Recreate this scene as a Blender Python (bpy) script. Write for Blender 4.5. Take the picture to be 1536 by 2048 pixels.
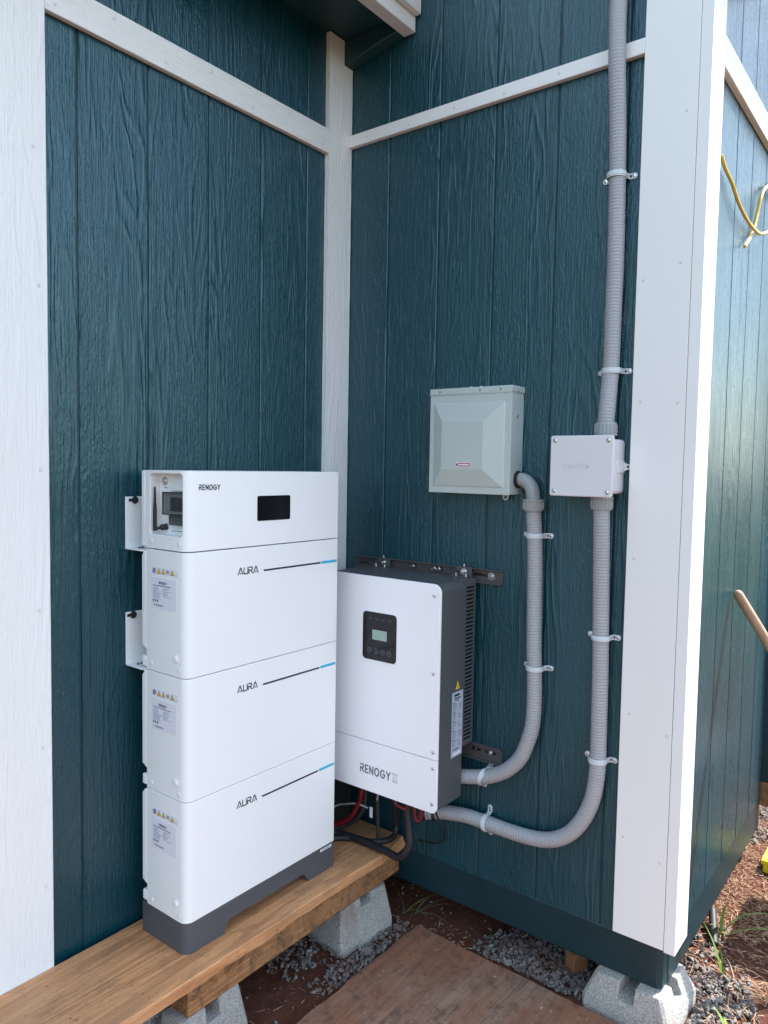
import bpy, bmesh, math, random
from math import sin, cos, pi, radians as R
from mathutils import Vector as V, Matrix, noise

for o in list(bpy.data.objects): bpy.data.objects.remove(o)
S = bpy.context.scene
COL = S.collection
rnd = random.Random(7)

# ---------------------------------------------------------------- camera
cam = bpy.data.cameras.new('camera'); co = bpy.data.objects.new('camera', cam); COL.objects.link(co)
FW = V((0.79131729, 0.60838509, -0.0607003)); RT = V((0.61024357, -0.79202949, 0.01708984)); UP = V((0.03767922, 0.05056545, 0.99800973))
M = Matrix((RT, UP, -FW)).transposed().to_4x4(); M.translation = V((-2.04647, -1.75834, 1.077))
co.matrix_world = M
cam.sensor_fit = 'VERTICAL'; cam.sensor_height = 36; cam.lens = 1493.4/2048*36
cam.clip_start = .02; cam.clip_end = 600
S.camera = co
S.render.resolution_x = 768; S.render.resolution_y = 1024

# ---------------------------------------------------------------- sky and sun
SUN = V((2.0, -1.0, 2.6)).normalized()
ELEV = math.asin(SUN.z); AZ = math.atan2(SUN.x, SUN.y)
w = bpy.data.worlds.new('World'); S.world = w; w.use_nodes = True
nt = w.node_tree; nt.nodes.clear()
sky = nt.nodes.new('ShaderNodeTexSky'); sky.sky_type = 'NISHITA'; sky.sun_disc = False
sky.sun_elevation = ELEV; sky.sun_rotation = AZ; sky.air_density = 1.2; sky.dust_density = 1.0; sky.ozone_density = 1.5
hs = nt.nodes.new('ShaderNodeHueSaturation'); hs.inputs['Hue'].default_value = .50; hs.inputs['Saturation'].default_value = 1.12
bg = nt.nodes.new('ShaderNodeBackground'); bg.inputs['Strength'].default_value = .15
wo = nt.nodes.new('ShaderNodeOutputWorld')
# scattered bright cloud added evenly over the unseen sky to brighten shaded walls
tcw = nt.nodes.new('ShaderNodeTexCoord'); sp = nt.nodes.new('ShaderNodeSeparateXYZ'); nt.links.new(tcw.outputs['Generated'], sp.inputs[0])
dz = nt.nodes.new('ShaderNodeMath'); dz.operation = 'ADD'; dz.inputs[1].default_value = .35; nt.links.new(sp.outputs[2], dz.inputs[0])
dv_ = nt.nodes.new('ShaderNodeVectorMath'); dv_.operation = 'DIVIDE'; cz = nt.nodes.new('ShaderNodeCombineXYZ')
for i in range(3): nt.links.new(dz.outputs[0], cz.inputs[i])
nt.links.new(tcw.outputs['Generated'], dv_.inputs[0]); nt.links.new(cz.outputs[0], dv_.inputs[1])
cn = nt.nodes.new('ShaderNodeTexNoise'); cn.inputs['Scale'].default_value = 2.2; cn.inputs['Detail'].default_value = 7; cn.inputs['Roughness'].default_value = .55; nt.links.new(dv_.outputs[0], cn.inputs['Vector'])
cr = nt.nodes.new('ShaderNodeMapRange'); cr.interpolation_type = 'SMOOTHSTEP'
for k_, v_ in (('From Min', .40), ('From Max', .62), ('To Min', .15), ('To Max', .85)): cr.inputs[k_].default_value = v_
nt.links.new(cn.outputs[0], cr.inputs['Value'])
cm = nt.nodes.new('ShaderNodeMix'); cm.data_type = 'RGBA'; cm.inputs['B'].default_value = (4.65, 5.4, 6.0, 1)
nt.links.new(cr.outputs[0], cm.inputs['Factor'])
nt.links.new(sky.outputs[0], hs.inputs['Color']); nt.links.new(hs.outputs[0], cm.inputs['A']); nt.links.new(cm.outputs['Result'], bg.inputs[0]); nt.links.new(bg.outputs[0], wo.inputs[0])
sl = bpy.data.lights.new('sun', 'SUN'); sl.energy = 4.8; sl.angle = R(.53); sl.color = (1, .95, .88)
so = bpy.data.objects.new('sun', sl); COL.objects.link(so); so.rotation_euler = SUN.to_track_quat('Z', 'Y').to_euler(); so.location = SUN*20

vs = S.view_settings; S.display_settings.display_device = 'sRGB'
vs.view_transform = 'Standard'; vs.look = 'None'; vs.exposure = 1.55; vs.gamma = 1.0; vs.use_curve_mapping = False
S.render.engine = 'CYCLES'

# ---------------------------------------------------------------- material helpers
def mat(name, col, rough=.5, metal=0, spec=.5, var=.0, vscale=8, bump=0, bscale=60, bdist=.001, **kw):
    m = bpy.data.materials.new(name); m.use_nodes = True
    n = m.node_tree.nodes; l = m.node_tree.links; b = n['Principled BSDF']
    b.inputs['Base Color'].default_value = (*col, 1); b.inputs['Roughness'].default_value = rough
    b.inputs['Metallic'].default_value = metal; b.inputs['Specular IOR Level'].default_value = spec
    for k, v in kw.items(): b.inputs[k.replace('_', ' ')].default_value = v
    tc = n.new('ShaderNodeTexCoord')
    if var:
        nz = n.new('ShaderNodeTexNoise'); nz.inputs['Scale'].default_value = vscale; nz.inputs['Detail'].default_value = 6
        l.new(tc.outputs['Object'], nz.inputs['Vector'])
        mx = n.new('ShaderNodeMix'); mx.data_type = 'RGBA'; mx.inputs['A'].default_value = (*[c*(1-var) for c in col], 1); mx.inputs['B'].default_value = (*[min(1, c*(1+var)) for c in col], 1)
        l.new(nz.outputs[0], mx.inputs['Factor']); l.new(mx.outputs['Result'], b.inputs['Base Color'])
        mr = n.new('ShaderNodeMapRange'); mr.inputs['To Min'].default_value = rough*.8; mr.inputs['To Max'].default_value = min(1, rough*1.25)
        l.new(nz.outputs[0], mr.inputs['Value']); l.new(mr.outputs[0], b.inputs['Roughness'])
    if bump:
        nb = n.new('ShaderNodeTexNoise'); nb.inputs['Scale'].default_value = bscale; nb.inputs['Detail'].default_value = 4
        l.new(tc.outputs['Object'], nb.inputs['Vector'])
        bm_ = n.new('ShaderNodeBump'); bm_.inputs['Strength'].default_value = bump; bm_.inputs['Distance'].default_value = bdist
        l.new(nb.outputs[0], bm_.inputs['Height']); l.new(bm_.outputs[0], b.inputs['Normal'])
    return m

class NG:
    """small node-writing helper"""
    def __init__(s, m): s.n = m.node_tree.nodes; s.l = m.node_tree.links; s.b = s.n['Principled BSDF']
    def link(s, a, b): s.l.new(a, b)
    def inp(s, node, key, v):
        if v is None: return
        if hasattr(v, 'is_linked'): s.l.new(v, node.inputs[key])
        else: node.inputs[key].default_value = v
    def math(s, op, a, b=None, c=None, clamp=False):
        x = s.n.new('ShaderNodeMath'); x.operation = op; x.use_clamp = clamp
        s.inp(x, 0, a); s.inp(x, 1, b); s.inp(x, 2, c); return x.outputs[0]
    def noise(s, vec, scale=1, detail=2, rough=.5, dist=0):
        x = s.n.new('ShaderNodeTexNoise'); s.inp(x, 'Vector', vec); s.inp(x, 'Scale', scale); s.inp(x, 'Detail', detail); s.inp(x, 'Roughness', rough); s.inp(x, 'Distortion', dist); return x.outputs[0]
    def map(s, vec, scale=(1, 1, 1), loc=None):
        x = s.n.new('ShaderNodeMapping'); s.inp(x, 'Vector', vec); x.inputs['Scale'].default_value = scale
        if loc is not None: s.inp(x, 'Location', loc)
        return x.outputs[0]
    def range(s, v, a, b, c=0, d=1):
        x = s.n.new('ShaderNodeMapRange'); s.inp(x, 'Value', v); x.inputs['From Min'].default_value = a; x.inputs['From Max'].default_value = b
        x.inputs['To Min'].default_value = c; x.inputs['To Max'].default_value = d; return x.outputs[0]
    def mix(s, f, a, b):
        x = s.n.new('ShaderNodeMix'); x.data_type = 'RGBA'; s.inp(x, 'Factor', f)
        for k, v in (('A', a), ('B', b)):
            if isinstance(v, tuple) and len(v) == 3: v = (*v, 1)
            s.inp(x, k, v)
        return x.outputs['Result']
    def bump(s, h, strength=.5, dist=.002):
        x = s.n.new('ShaderNodeBump'); x.inputs['Strength'].default_value = strength; x.inputs['Distance'].default_value = dist
        s.l.new(h, x.inputs['Height']); s.l.new(x.outputs[0], s.b.inputs['Normal']); return x
    def obj(s, rand=True):
        tc = s.n.new('ShaderNodeTexCoord')
        if not rand: return tc.outputs['Object']
        oi = s.n.new('ShaderNodeObjectInfo'); c = s.n.new('ShaderNodeCombineXYZ')
        for i, k in enumerate((37.0, 11.0, 53.0)): s.l.new(s.math('MULTIPLY', oi.outputs['Random'], k), c.inputs[i])
        a = s.n.new('ShaderNodeVectorMath'); a.operation = 'ADD'; s.l.new(tc.outputs['Object'], a.inputs[0]); s.l.new(c.outputs[0], a.inputs[1])
        return a.outputs[0]

def grain_height(g, v, ring=70., k=1.0):
    """embossed cedar grain running along local z: contour rings, streaks and stipple"""
    n1 = g.noise(g.map(v, (10*k, 10*k, 1.25*k)), 1, 2.5, .5, .45)
    rings = g.math('SINE', g.math('MULTIPLY', n1, ring))
    rings = g.math('POWER', g.math('MULTIPLY_ADD', rings, .5, .5), 2.6)
    m = g.range(g.noise(g.map(v, (9*k, 9*k, .9*k), (3, 5, 9)), 1, 1.5), .40, .60)
    st = g.noise(g.map(v, (185*k, 185*k, 8*k)), 1, 3, .65, .5)
    sp = g.noise(g.map(v, (150*k, 150*k, 62*k)), 1, 2, .6, .6)
    h = g.math('MULTIPLY', g.math('MULTIPLY', rings, m), .62)
    h = g.math('ADD', h, g.math('MULTIPLY', st, .95))
    inv = g.math('MULTIPLY_ADD', m, -.75, 1.)
    return g.math('ADD', h, g.math('MULTIPLY', g.math('MULTIPLY', sp, inv), .85)), n1

def siding():
    m = bpy.data.materials.new('navy_siding_paint'); m.use_nodes = True; g = NG(m); v = g.obj()
    h, n1 = grain_height(g, v)
    g.bump(h, .82, .0032)
    big = g.noise(g.map(v, (6, 6, 1.2)), 1, 4)
    g.link(g.mix(big, (.0022, .036, .0520), (.0046, .052, .0710)), g.b.inputs['Base Color'])
    oi = g.n.new('ShaderNodeObjectInfo')
    g.link(g.math('MULTIPLY_ADD', oi.outputs['Random'], .09, g.range(g.noise(g.map(v, (14, 14, 3)), 1, 5, .6), .3, .7, .19, .34)), g.b.inputs['Roughness'])
    g.b.inputs['Specular IOR Level'].default_value = .9; g.b.inputs['Specular Tint'].default_value = (.72, .92, 1, 1)
    return m

def white_trim(name, rel, col=(.80, .80, .80), rough=.42):
    m = bpy.data.materials.new(name); m.use_nodes = True; g = NG(m); v = g.obj()
    h, n1 = grain_height(g, v, 60, 1.0)
    g.bump(h, rel, .0024)
    sc = g.range(g.noise(g.map(v, (60, 60, 38)), 1, 6, .7), .705, .76)      # small scuffs and dirt specks
    dirt = g.noise(g.map(v, (5, 5, 1.5)), 1, 5)
    base = g.mix(dirt, tuple(c*.96 for c in col), col)
    g.link(g.mix(sc, base, (.34, .33, .32)), g.b.inputs['Base Color'])
    g.link(g.range(dirt, .3, .7, rough*.85, rough*1.2), g.b.inputs['Roughness'])
    return m

def wood(name, c1, c2, c3, ax=0, rough=.62, rel=.35, mott=0):
    m = bpy.data.materials.new(name); m.use_nodes = True; g = NG(m); v = g.obj(False)
    sc = [26, 26, 26]; sc[ax] = 1.3; sf = [230, 230, 230]; sf[ax] = 7
    kn = g.n.new('ShaderNodeTexVoronoi'); kn.inputs['Scale'].default_value = 1.0; ks = [5.5, 5.5, 5.5]; ks[ax] = 2.0; g.link(g.map(v, tuple(ks)), kn.inputs['Vector'])
    knot = g.range(kn.outputs['Distance'], .03, .17, 1, 0)
    n1 = g.noise(g.map(v, tuple(s*.32 for s in sc)), 1, 3, .55, .6); n1 = g.math('MULTIPLY_ADD', knot, .16, n1)
    ring = g.math('MULTIPLY_ADD', g.math('SINE', g.math('MULTIPLY', n1, 62.)), .5, .5)
    fine = g.noise(g.map(v, tuple(sf)), 1, 3, .6)
    big = g.noise(g.map(v, (4, 4, 4)), 1, 5)
    col = g.mix(g.math('MULTIPLY', ring, .75), c1, c2)
    col = g.mix(g.range(big, .42, .68, 0, .75), col, c3)
    col = g.mix(g.range(fine, .35, .75, 0, .5), col, tuple(c*.45 for c in c3))
    if mott:
        mo = g.noise(g.map(v, (26, 26, 20)), 1, 5, .65, .8)
        col = g.mix(g.range(mo, .45, .68, 0, mott), col, tuple(c*.25 for c in c3))
    col = g.mix(g.math('MULTIPLY', g.range(knot, .45, .95), .85), col, tuple(c*.3 for c in c2))
    stn = g.range(g.noise(g.map(v, (9, 16, 9), (5, 1, 2)), 1, 6, .7, .6), .50, .66, 0, .55)
    col = g.mix(stn, col, tuple(c*.42 for c in c3))
    spots = g.range(g.noise(g.map(v, (70, 70, 70)), 1, 3, .6), .66, .72)
    col = g.mix(g.math('MULTIPLY', spots, .7), col, (.05, .03, .02))
    g.link(col, g.b.inputs['Base Color'])
    g.link(g.range(fine, .3, .7, rough*.85, rough*1.15), g.b.inputs['Roughness'])
    h = g.math('ADD', g.math('MULTIPLY', ring, .5), fine); g.bump(h, rel, .0022)
    return m

def concrete():
    m = bpy.data.materials.new('concrete'); m.use_nodes = True; g = NG(m); v = g.obj()
    a = g.noise(g.map(v, (9, 9, 9)), 1, 7, .6); b = g.noise(g.map(v, (190, 190, 190)), 1, 3, .7)
    vo = g.n.new('ShaderNodeTexVoronoi'); vo.inputs['Scale'].default_value = 95; g.link(v, vo.inputs['Vector'])
    pit = g.range(vo.outputs['Distance'], .05, .22)
    col = g.mix(a, (.28, .275, .26), (.56, .55, .52)); col = g.mix(g.range(b, .42, .62, 0, .75), col, (.20, .195, .19))
    st = g.range(g.noise(g.map(v, (6, 6, 3), (7, 1, 3)), 1, 5, .6), .52, .72, 0, .8)
    col = g.mix(st, col, (.22, .13, .09))
    g.link(col, g.b.inputs['Base Color']); g.b.inputs['Roughness'].default_value = .92
    h = g.math('ADD', g.math('ADD', g.math('MULTIPLY', pit, .5), b), g.math('MULTIPLY', g.noise(g.map(v, (28, 28, 28)), 1, 5, .65), 1.6)); g.bump(h, .9, .005); return m

def soil():
    m = bpy.data.materials.new('red_soil'); m.use_nodes = True; g = NG(m); v = g.obj(False)
    a = g.noise(g.map(v, (3, 3, 3)), 1, 8, .62); b = g.noise(g.map(v, (70, 70, 70)), 1, 5, .7); c = g.noise(g.map(v, (.35, .35, .35)), 1, 5)
    col = g.mix(a, (.060, .0215, .0135), (.145, .054, .032)); col = g.mix(g.range(b, .52, .75, 0, .7), col, (.19, .10, .068))
    col = g.mix(g.range(b, .28, .42, .8, 0), col, (.035, .016, .012))
    sepx = g.n.new('ShaderNodeSeparateXYZ'); g.link(v, sepx.inputs[0])
    r2 = g.math('SQRT', g.math('ADD', g.math('POWER', sepx.outputs[0], 2), g.math('POWER', sepx.outputs[1], 2)))
    far = g.math('MULTIPLY', g.range(r2, 3.2, 8), g.range(c, .36, .50))
    col = g.mix(far, col, (.045, .060, .020))                     # grass taking over away from the shed
    g.link(col, g.b.inputs['Base Color']); g.b.inputs['Roughness'].default_value = .95; g.b.inputs['Specular IOR Level'].default_value = .2
    h = g.math('ADD', g.math('MULTIPLY', b, .7), g.noise(g.map(v, (240, 240, 240)), 1, 3, .7)); g.bump(h, .9, .006); return m

def stones(name, c1, c2):
    m = bpy.data.materials.new(name); m.use_nodes = True; g = NG(m); v = g.obj(False)
    vo = g.n.new('ShaderNodeTexVoronoi'); vo.inputs['Scale'].default_value = 52; g.link(v, vo.inputs['Vector'])
    sp = g.n.new('ShaderNodeSeparateColor'); g.link(vo.outputs['Color'], sp.inputs[0])
    col = g.mix(sp.outputs[0], c1, c2)
    col = g.mix(g.range(g.noise(g.map(v, (9, 9, 9)), 1, 4), .42, .66, 0, .75), col, (.13, .075, .058))
    g.link(col, g.b.inputs['Base Color']); g.b.inputs['Roughness'].default_value = .85
    g.bump(g.noise(g.map(v, (300, 300, 300)), 1, 3, .7), .4, .0015); return m

def plywood_mat():
    m = bpy.data.materials.new('weathered_plywood'); m.use_nodes = True; g = NG(m); v = g.obj(False)
    n1 = g.noise(g.map(v, (2.2, 24, 24)), 1, 4, .6, .9); fine = g.noise(g.map(v, (7, 260, 60)), 1, 4, .65)
    big = g.noise(g.map(v, (3.6, 3.6, 3.6), (4, 2, 0)), 1, 7, .66); d = g.noise(g.map(v, (30, 30, 30)), 1, 7, .7)
    col = g.mix(g.range(n1, .3, .7), (.235, .135, .090), (.36, .235, .165))
    col = g.mix(g.range(big, .34, .54, 0, .92), col, g.mix(n1, (.20, .078, .040), (.33, .145, .078)))
    col = g.mix(g.range(d, .50, .66, 0, .7), col, (.10, .052, .036))
    col = g.mix(g.range(fine, .50, .72, 0, .7), col, (.075, .048, .040))
    dk = g.range(g.noise(g.map(v, (1.5, 13, 3), (2, 8, 1)), 1, 6, .66, 1.4), .55, .72, 0, .7)
    col = g.mix(dk, col, (.060, .043, .040))
    g.link(col, g.b.inputs['Base Color']); g.b.inputs['Roughness'].default_value = .85
    g.bump(g.math('ADD', fine, g.math('MULTIPLY', d, .6)), .7, .003); return m

def leaf_mat(name, c1, c2):
    m = bpy.data.materials.new(name); m.use_nodes = True; g = NG(m); v = g.obj(False)
    g.link(g.mix(g.noise(g.map(v, (25, 25, 25)), 1, 3), c1, c2), g.b.inputs['Base Color'])
    g.b.inputs['Roughness'].default_value = .5; g.b.inputs['Subsurface Weight'].default_value = 0
    return m

MT = dict(
    siding=siding(),
    trim_rough=white_trim('white_paint_on_rough_board', .95),
    trim_smooth=white_trim('white_paint_on_smooth_board', .07),
    soffit=mat('navy_soffit_flare_lift', (.013, .054, .066), .45, var=.15, vscale=5),  # siding paint, base colour lifted to imitate flare under the eave
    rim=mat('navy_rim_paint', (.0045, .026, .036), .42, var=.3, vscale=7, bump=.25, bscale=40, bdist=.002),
    core=mat('painted_groove', (.0055, .040, .050), .45),
    white=mat('white_powder_coat', (.83, .84, .85), .36, var=.015, vscale=3, bump=.05, bscale=900, bdist=.0002),
    white_in=mat('white_recess_plastic', (.80, .80, .79), .45),
    base=mat('dark_grey_plastic', (.075, .080, .092), .45, var=.06, bump=.08, bscale=500, bdist=.0003),
    invw=mat('white_inverter_cover', (.87, .87, .90), .42, metal=0, var=.02, vscale=4, bump=.06, bscale=700, bdist=.0002),
    invg=mat('charcoal_powder_coat', (.072, .080, .090), .45, var=.05, bump=.1, bscale=600, bdist=.0003),
    rail=mat('brown_grey_steel', (.075, .068, .072), .5, var=.1),
    black=mat('black_plastic', (.010, .010, .012), .4),
    glass=mat('black_glass', (.006, .006, .008), .12),
    lcd=mat('green_grey_lcd', (.30, .42, .36), .3),
    ring=mat('grey_button_print', (.18, .19, .21), .5),
    ink=mat('black_ink', (.012, .016, .022), .5),
    inkg=mat('grey_ink', (.14, .15, .17), .5),
    cyan=mat('cyan_ink', (.03, .42, .66), .5),
    label=mat('label_paper', (.74, .74, .82), .4),
    labelg=mat('silver_label', (.42, .47, .56), .4),
    lines=mat('label_print', (.30, .31, .38), .5),
    yellow=mat('warning_yellow', (.75, .56, .02), .5),
    blue=mat('safety_blue', (.04, .07, .2), .5),
    red=mat('red_print', (.45, .03, .03), .5),
    steel=mat('zinc_steel', (.62, .62, .62), .28, metal=1),
    darksteel=mat('dark_screw', (.12, .12, .12), .35, metal=1),
    smoke=mat('smoked_plastic', (.36, .39, .42), .08, Transmission_Weight=.9, IOR=1.35),
    enc=mat('grey_green_enamel', (.47, .53, .52), .40, var=.03, vscale=5, bump=.08, bscale=400, bdist=.0003),
    pvc=mat('grey_pvc_box', (.68, .67, .70), .42, var=.03, vscale=6),
    nailp=mat('painted_nail', (.62, .62, .62), .5),
    pvcl=mat('pvc_embossing', (.61, .60, .635), .42),
    pvcf=mat('grey_pvc_fitting', (.30, .315, .32), .42, var=.06, vscale=20),
    conduit=mat('grey_liquidtight', (.335, .34, .365), .38, var=.08, vscale=6),
    strap=mat('pale_grey_strap', (.58, .62, .66), .4, var=.04, vscale=20),
    plank=wood('cedar_plank', (.74, .35, .150), (.42, .175, .070), (.56, .30, .150), 0, .62, .7),
    beam=wood('treated_beam', (.42, .20, .075), (.28, .12, .048), (.34, .17, .075), 0, .75, 1.0, .92),
    conc=concrete(), soil=soil(),
    gravel=stones('grey_gravel', (.070, .064, .062), (.205, .195, .185)),
    ply=plywood_mat(),
    straw=mat('dry_straw', (.33, .205, .125), .8, var=.5, vscale=30),
    chip=mat('pale_wood_chip', (.40, .30, .21), .8, var=.3, vscale=40),
    grass=leaf_mat('grass_green', (.10, .19, .025), (.19, .27, .055)),
    drygrass=leaf_mat('dry_stem', (.13, .12, .06), (.22, .19, .11)),
    cable=mat('black_cable', (.016, .016, .019), .5, bump=.4, bscale=300, bdist=.001),
    redc=mat('red_cable', (.15, .005, .010), .42), greyc=mat('grey_wire', (.32, .33, .35), .45),  # red darkened in its colour for the shade under the inverter
    ycab=mat('yellow_cable_jacket', (.66, .44, .07), .42, var=.08, vscale=20),
    handle=wood('tool_handle_wood', (.40, .22, .13), (.30, .155, .085), (.35, .2, .12), 2, .5, .2),
    pipe=mat('black_pipe', (.02, .02, .021), .6),
    ybox=mat('yellow_crate_plastic', (.78, .62, .01), .45), tote=mat('black_tote_plastic', (.02, .02, .022), .5),
    rust=mat('brown_offcut_wood', (.20, .09, .04), .8, var=.4, vscale=40, bump=.4, bscale=80),
    roof=mat('grey_roofing', (.25, .26, .27), .6),
)

# ---------------------------------------------------------------- mesh helpers
class MB:
    def __init__(s): s.v = []; s.f = []; s.m = []
    def add(s, vs, fs, mi=0):
        k = len(s.v); s.v += [V(p) for p in vs]; s.f += [tuple(i+k for i in f) for f in fs]; s.m += [mi]*len(fs)
    def box(s, x0, x1, y0, y1, z0, z1, mi=0):
        x0, x1 = sorted((x0, x1)); y0, y1 = sorted((y0, y1)); z0, z1 = sorted((z0, z1))
        s.add([(x0, y0, z0), (x1, y0, z0), (x1, y1, z0), (x0, y1, z0), (x0, y0, z1), (x1, y0, z1), (x1, y1, z1), (x0, y1, z1)],
              [(3, 2, 1, 0), (4, 5, 6, 7), (0, 1, 5, 4), (1, 2, 6, 5), (2, 3, 7, 6), (3, 0, 4, 7)], mi)
    def slab(s, B, u0, u1, v0, v1, h0, h1, mi=0):
        O, U, W_, N = B; P = lambda u, v, h: O+U*u+W_*v+N*h
        s.add([P(u0, v0, h0), P(u1, v0, h0), P(u1, v1, h0), P(u0, v1, h0), P(u0, v0, h1), P(u1, v0, h1), P(u1, v1, h1), P(u0, v1, h1)],
              [(3, 2, 1, 0), (4, 5, 6, 7), (0, 1, 5, 4), (1, 2, 6, 5), (2, 3, 7, 6), (3, 0, 4, 7)], mi)
    def prism(s, pts, a, b, mi=0):
        """pts: function-free list of 3D points (a closed loop), swept by vector b-a"""
        n = len(pts); d = V(b)-V(a)
        s.add([V(p) for p in pts]+[V(p)+d for p in pts], [tuple(range(n))[::-1], tuple(range(n, 2*n))]+[(i, (i+1) % n, n+(i+1) % n, n+i) for i in range(n)], mi)
    def poly(s, B, uv, h0, h1, mi=0):
        O, U, W_, N = B; s.prism([O+U*u+W_*v+N*h0 for u, v in uv], (0, 0, 0), N*(h1-h0), mi)
    def tube(s, path, r, n=12, mi=0, caps=True):
        path = [V(p) for p in path]; k0 = len(s.v); N = len(path); rr = r if hasattr(r, '__len__') else [r]*N
        up = None; rings = []
        for i, p in enumerate(path):
            t = (path[min(i+1, N-1)]-path[max(i-1, 0)]).normalized()
            if up is None: up = t.orthogonal().normalized()
            up = (up-t*up.dot(t)).normalized(); b = t.cross(up)
            rings.append([p+(up*cos(2*pi*j/n)+b*sin(2*pi*j/n))*rr[i] for j in range(n)])
        vs = [q for ring in rings for q in ring]; fs = []
        for i in range(N-1):
            for j in range(n): fs.append((i*n+j, i*n+(j+1) % n, (i+1)*n+(j+1) % n, (i+1)*n+j))
        if caps: fs += [tuple(range(n))[::-1], tuple(range((N-1)*n, N*n))]
        s.add(vs, fs, mi)
    def cyl(s, a, b, r, n=20, mi=0): s.tube([a, b], r, n, mi)
    def lathe(s, a, ax, prof, n=20, mi=0):
        a = V(a); ax = V(ax).normalized(); f = ax.orthogonal().normalized(); g_ = ax.cross(f); N = len(prof)
        vs = [a+ax*h+(f*cos(2*pi*j/n)+g_*sin(2*pi*j/n))*max(r, 1e-5) for h, r in prof for j in range(n)]
        fs = [(i*n+j, i*n+(j+1) % n, (i+1)*n+(j+1) % n, (i+1)*n+j) for i in range(N-1) for j in range(n)]
        s.add(vs, fs+[tuple(range(n))[::-1], tuple(range((N-1)*n, N*n))], mi)
    def stroke(s, B, pts, t, h, mi=0, closed=False):
        O, U, W_, N = B; pts = [V((p[0], p[1], 0)) for p in pts]
        if closed: pts = pts+[pts[0]]
        for i in range(len(pts)-1):
            d = (pts[i+1]-pts[i]); L = d.length
            if L < 1e-6: continue
            d /= L; nrm = V((-d.y, d.x, 0)); a = pts[i]-d*(t*.42); b = pts[i+1]+d*(t*.42); hh = h+i*.00003
            s.add([O+U*p.x+W_*p.y+N*hh for p in (a-nrm*t/2, b-nrm*t/2, b+nrm*t/2, a+nrm*t/2)], [(0, 1, 2, 3)], mi)

ORG = {}
def obj(name, mb, mats, parent=None, smooth=35, bevel=0, seg=2, label=None):
    if not isinstance(mats, (list, tuple)): mats = [mats]
    me = bpy.data.meshes.new(name); org = ORG.get(parent.name, V((0, 0, 0))) if parent else V((0, 0, 0))
    me.from_pydata([tuple(v-org) for v in mb.v], [], mb.f); me.update()
    for m in mats: me.materials.append(MT[m] if isinstance(m, str) else m)
    me.polygons.foreach_set('material_index', mb.m)
    b = bmesh.new(); b.from_mesh(me); bmesh.ops.recalc_face_normals(b, faces=b.faces); b.to_mesh(me); b.free()
    if smooth: shade(me, smooth)
    o = bpy.data.objects.new(name, me); COL.objects.link(o)
    if parent: o.parent = parent; ORG[o.name] = org
    else: ORG[o.name] = V((0, 0, 0))
    if bevel: bev(o, bevel, seg)
    if label: o['label'] = label
    return o
def shade(me, ang=35):
    me.polygons.foreach_set('use_smooth', [True]*len(me.polygons)); me.set_sharp_from_angle(angle=R(ang))
def bev(o, wd, seg=2):
    m = o.modifiers.new('bevel', 'BEVEL'); m.width = wd; m.segments = seg; m.limit_method = 'ANGLE'; m.angle_limit = R(40); m.harden_normals = False
def thing(name, label, cat, loc=(0, 0, 0), group=None):
    o = bpy.data.objects.new(name, None); COL.objects.link(o); o.location = loc; o.empty_display_size = .05; ORG[o.name] = V(loc)
    o['label'] = label; o['category'] = cat
    if group: o['group'] = group
    return o
def tag(o, label, cat, group=None):
    o['label'] = label; o['category'] = cat
    if group: o['group'] = group
    return o
def cut(o, mb, bevelw=0):
    """apply a boolean difference"""
    me = bpy.data.meshes.new('cutter'); org = ORG.get(o.name, V((0, 0, 0)))
    me.from_pydata([tuple(v-org) for v in mb.v], [], mb.f); me.update()
    b = bmesh.new(); b.from_mesh(me); bmesh.ops.recalc_face_normals(b, faces=b.faces); b.to_mesh(me); b.free()
    c = bpy.data.objects.new('cutter', me); COL.objects.link(c); c.parent = o.parent
    m = o.modifiers.new('cut', 'BOOLEAN'); m.object = c; m.solver = 'EXACT'
    bpy.context.view_layer.update(); dg = bpy.context.evaluated_depsgraph_get()
    new = bpy.data.meshes.new_from_object(o.evaluated_get(dg)); old = o.data; o.modifiers.clear(); o.data = new
    bpy.data.objects.remove(c); bpy.data.meshes.remove(me); shade(o.data, 35)
    if bevelw: bev(o, bevelw)
def copy_part(p, parent, off):
    c = p.copy(); COL.objects.link(c); c.parent = parent; c.location = p.location+V(off)
    for ch in list(p.children):
        d = ch.copy(); COL.objects.link(d); d.parent = c
    return c
def rrect(u0, u1, v0, v1, r, n=6, rs=None):
    out = []; rs = rs or [r]*4
    for (cx, cy, a0), rr in zip(((u1, v1, 0), (u0, v1, 90), (u0, v0, 180), (u1, v0, 270)), rs):
        sx = -1 if cx == u1 else 1; sy = -1 if cy == v1 else 1
        for i in range(n+1):
            a = R(a0+90*i/n); out.append((cx+sx*rr+rr*cos(a), cy+sy*rr+rr*sin(a)))
    return out
X, Y, Z = V((1, 0, 0)), V((0, 1, 0)), V((0, 0, 1))
def spline(pts, n=8):
    pts = [V(p) for p in pts]; out = []
    P = [pts[0]*2-pts[1]]+pts+[pts[-1]*2-pts[-2]]
    for i in range(1, len(P)-2):
        a, b, c, d = P[i-1:i+3]
        for k in range(n):
            t = k/n; out.append(.5*((2*b)+(c-a)*t+(2*a-5*b+4*c-d)*t*t+(3*b-a-3*c+d)*t**3))
    return out+[pts[-1]]
def resample(path, step):
    L = [0]
    for i in range(1, len(path)): L.append(L[-1]+(path[i]-path[i-1]).length)
    n = max(2, int(L[-1]/step)); out = []; j = 0
    for k in range(n+1):
        s_ = L[-1]*k/n
        while j < len(L)-2 and L[j+1] < s_: j += 1
        t = (s_-L[j])/max(1e-9, L[j+1]-L[j]); out.append(path[j].lerp(path[j+1], t))
    return out

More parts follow.
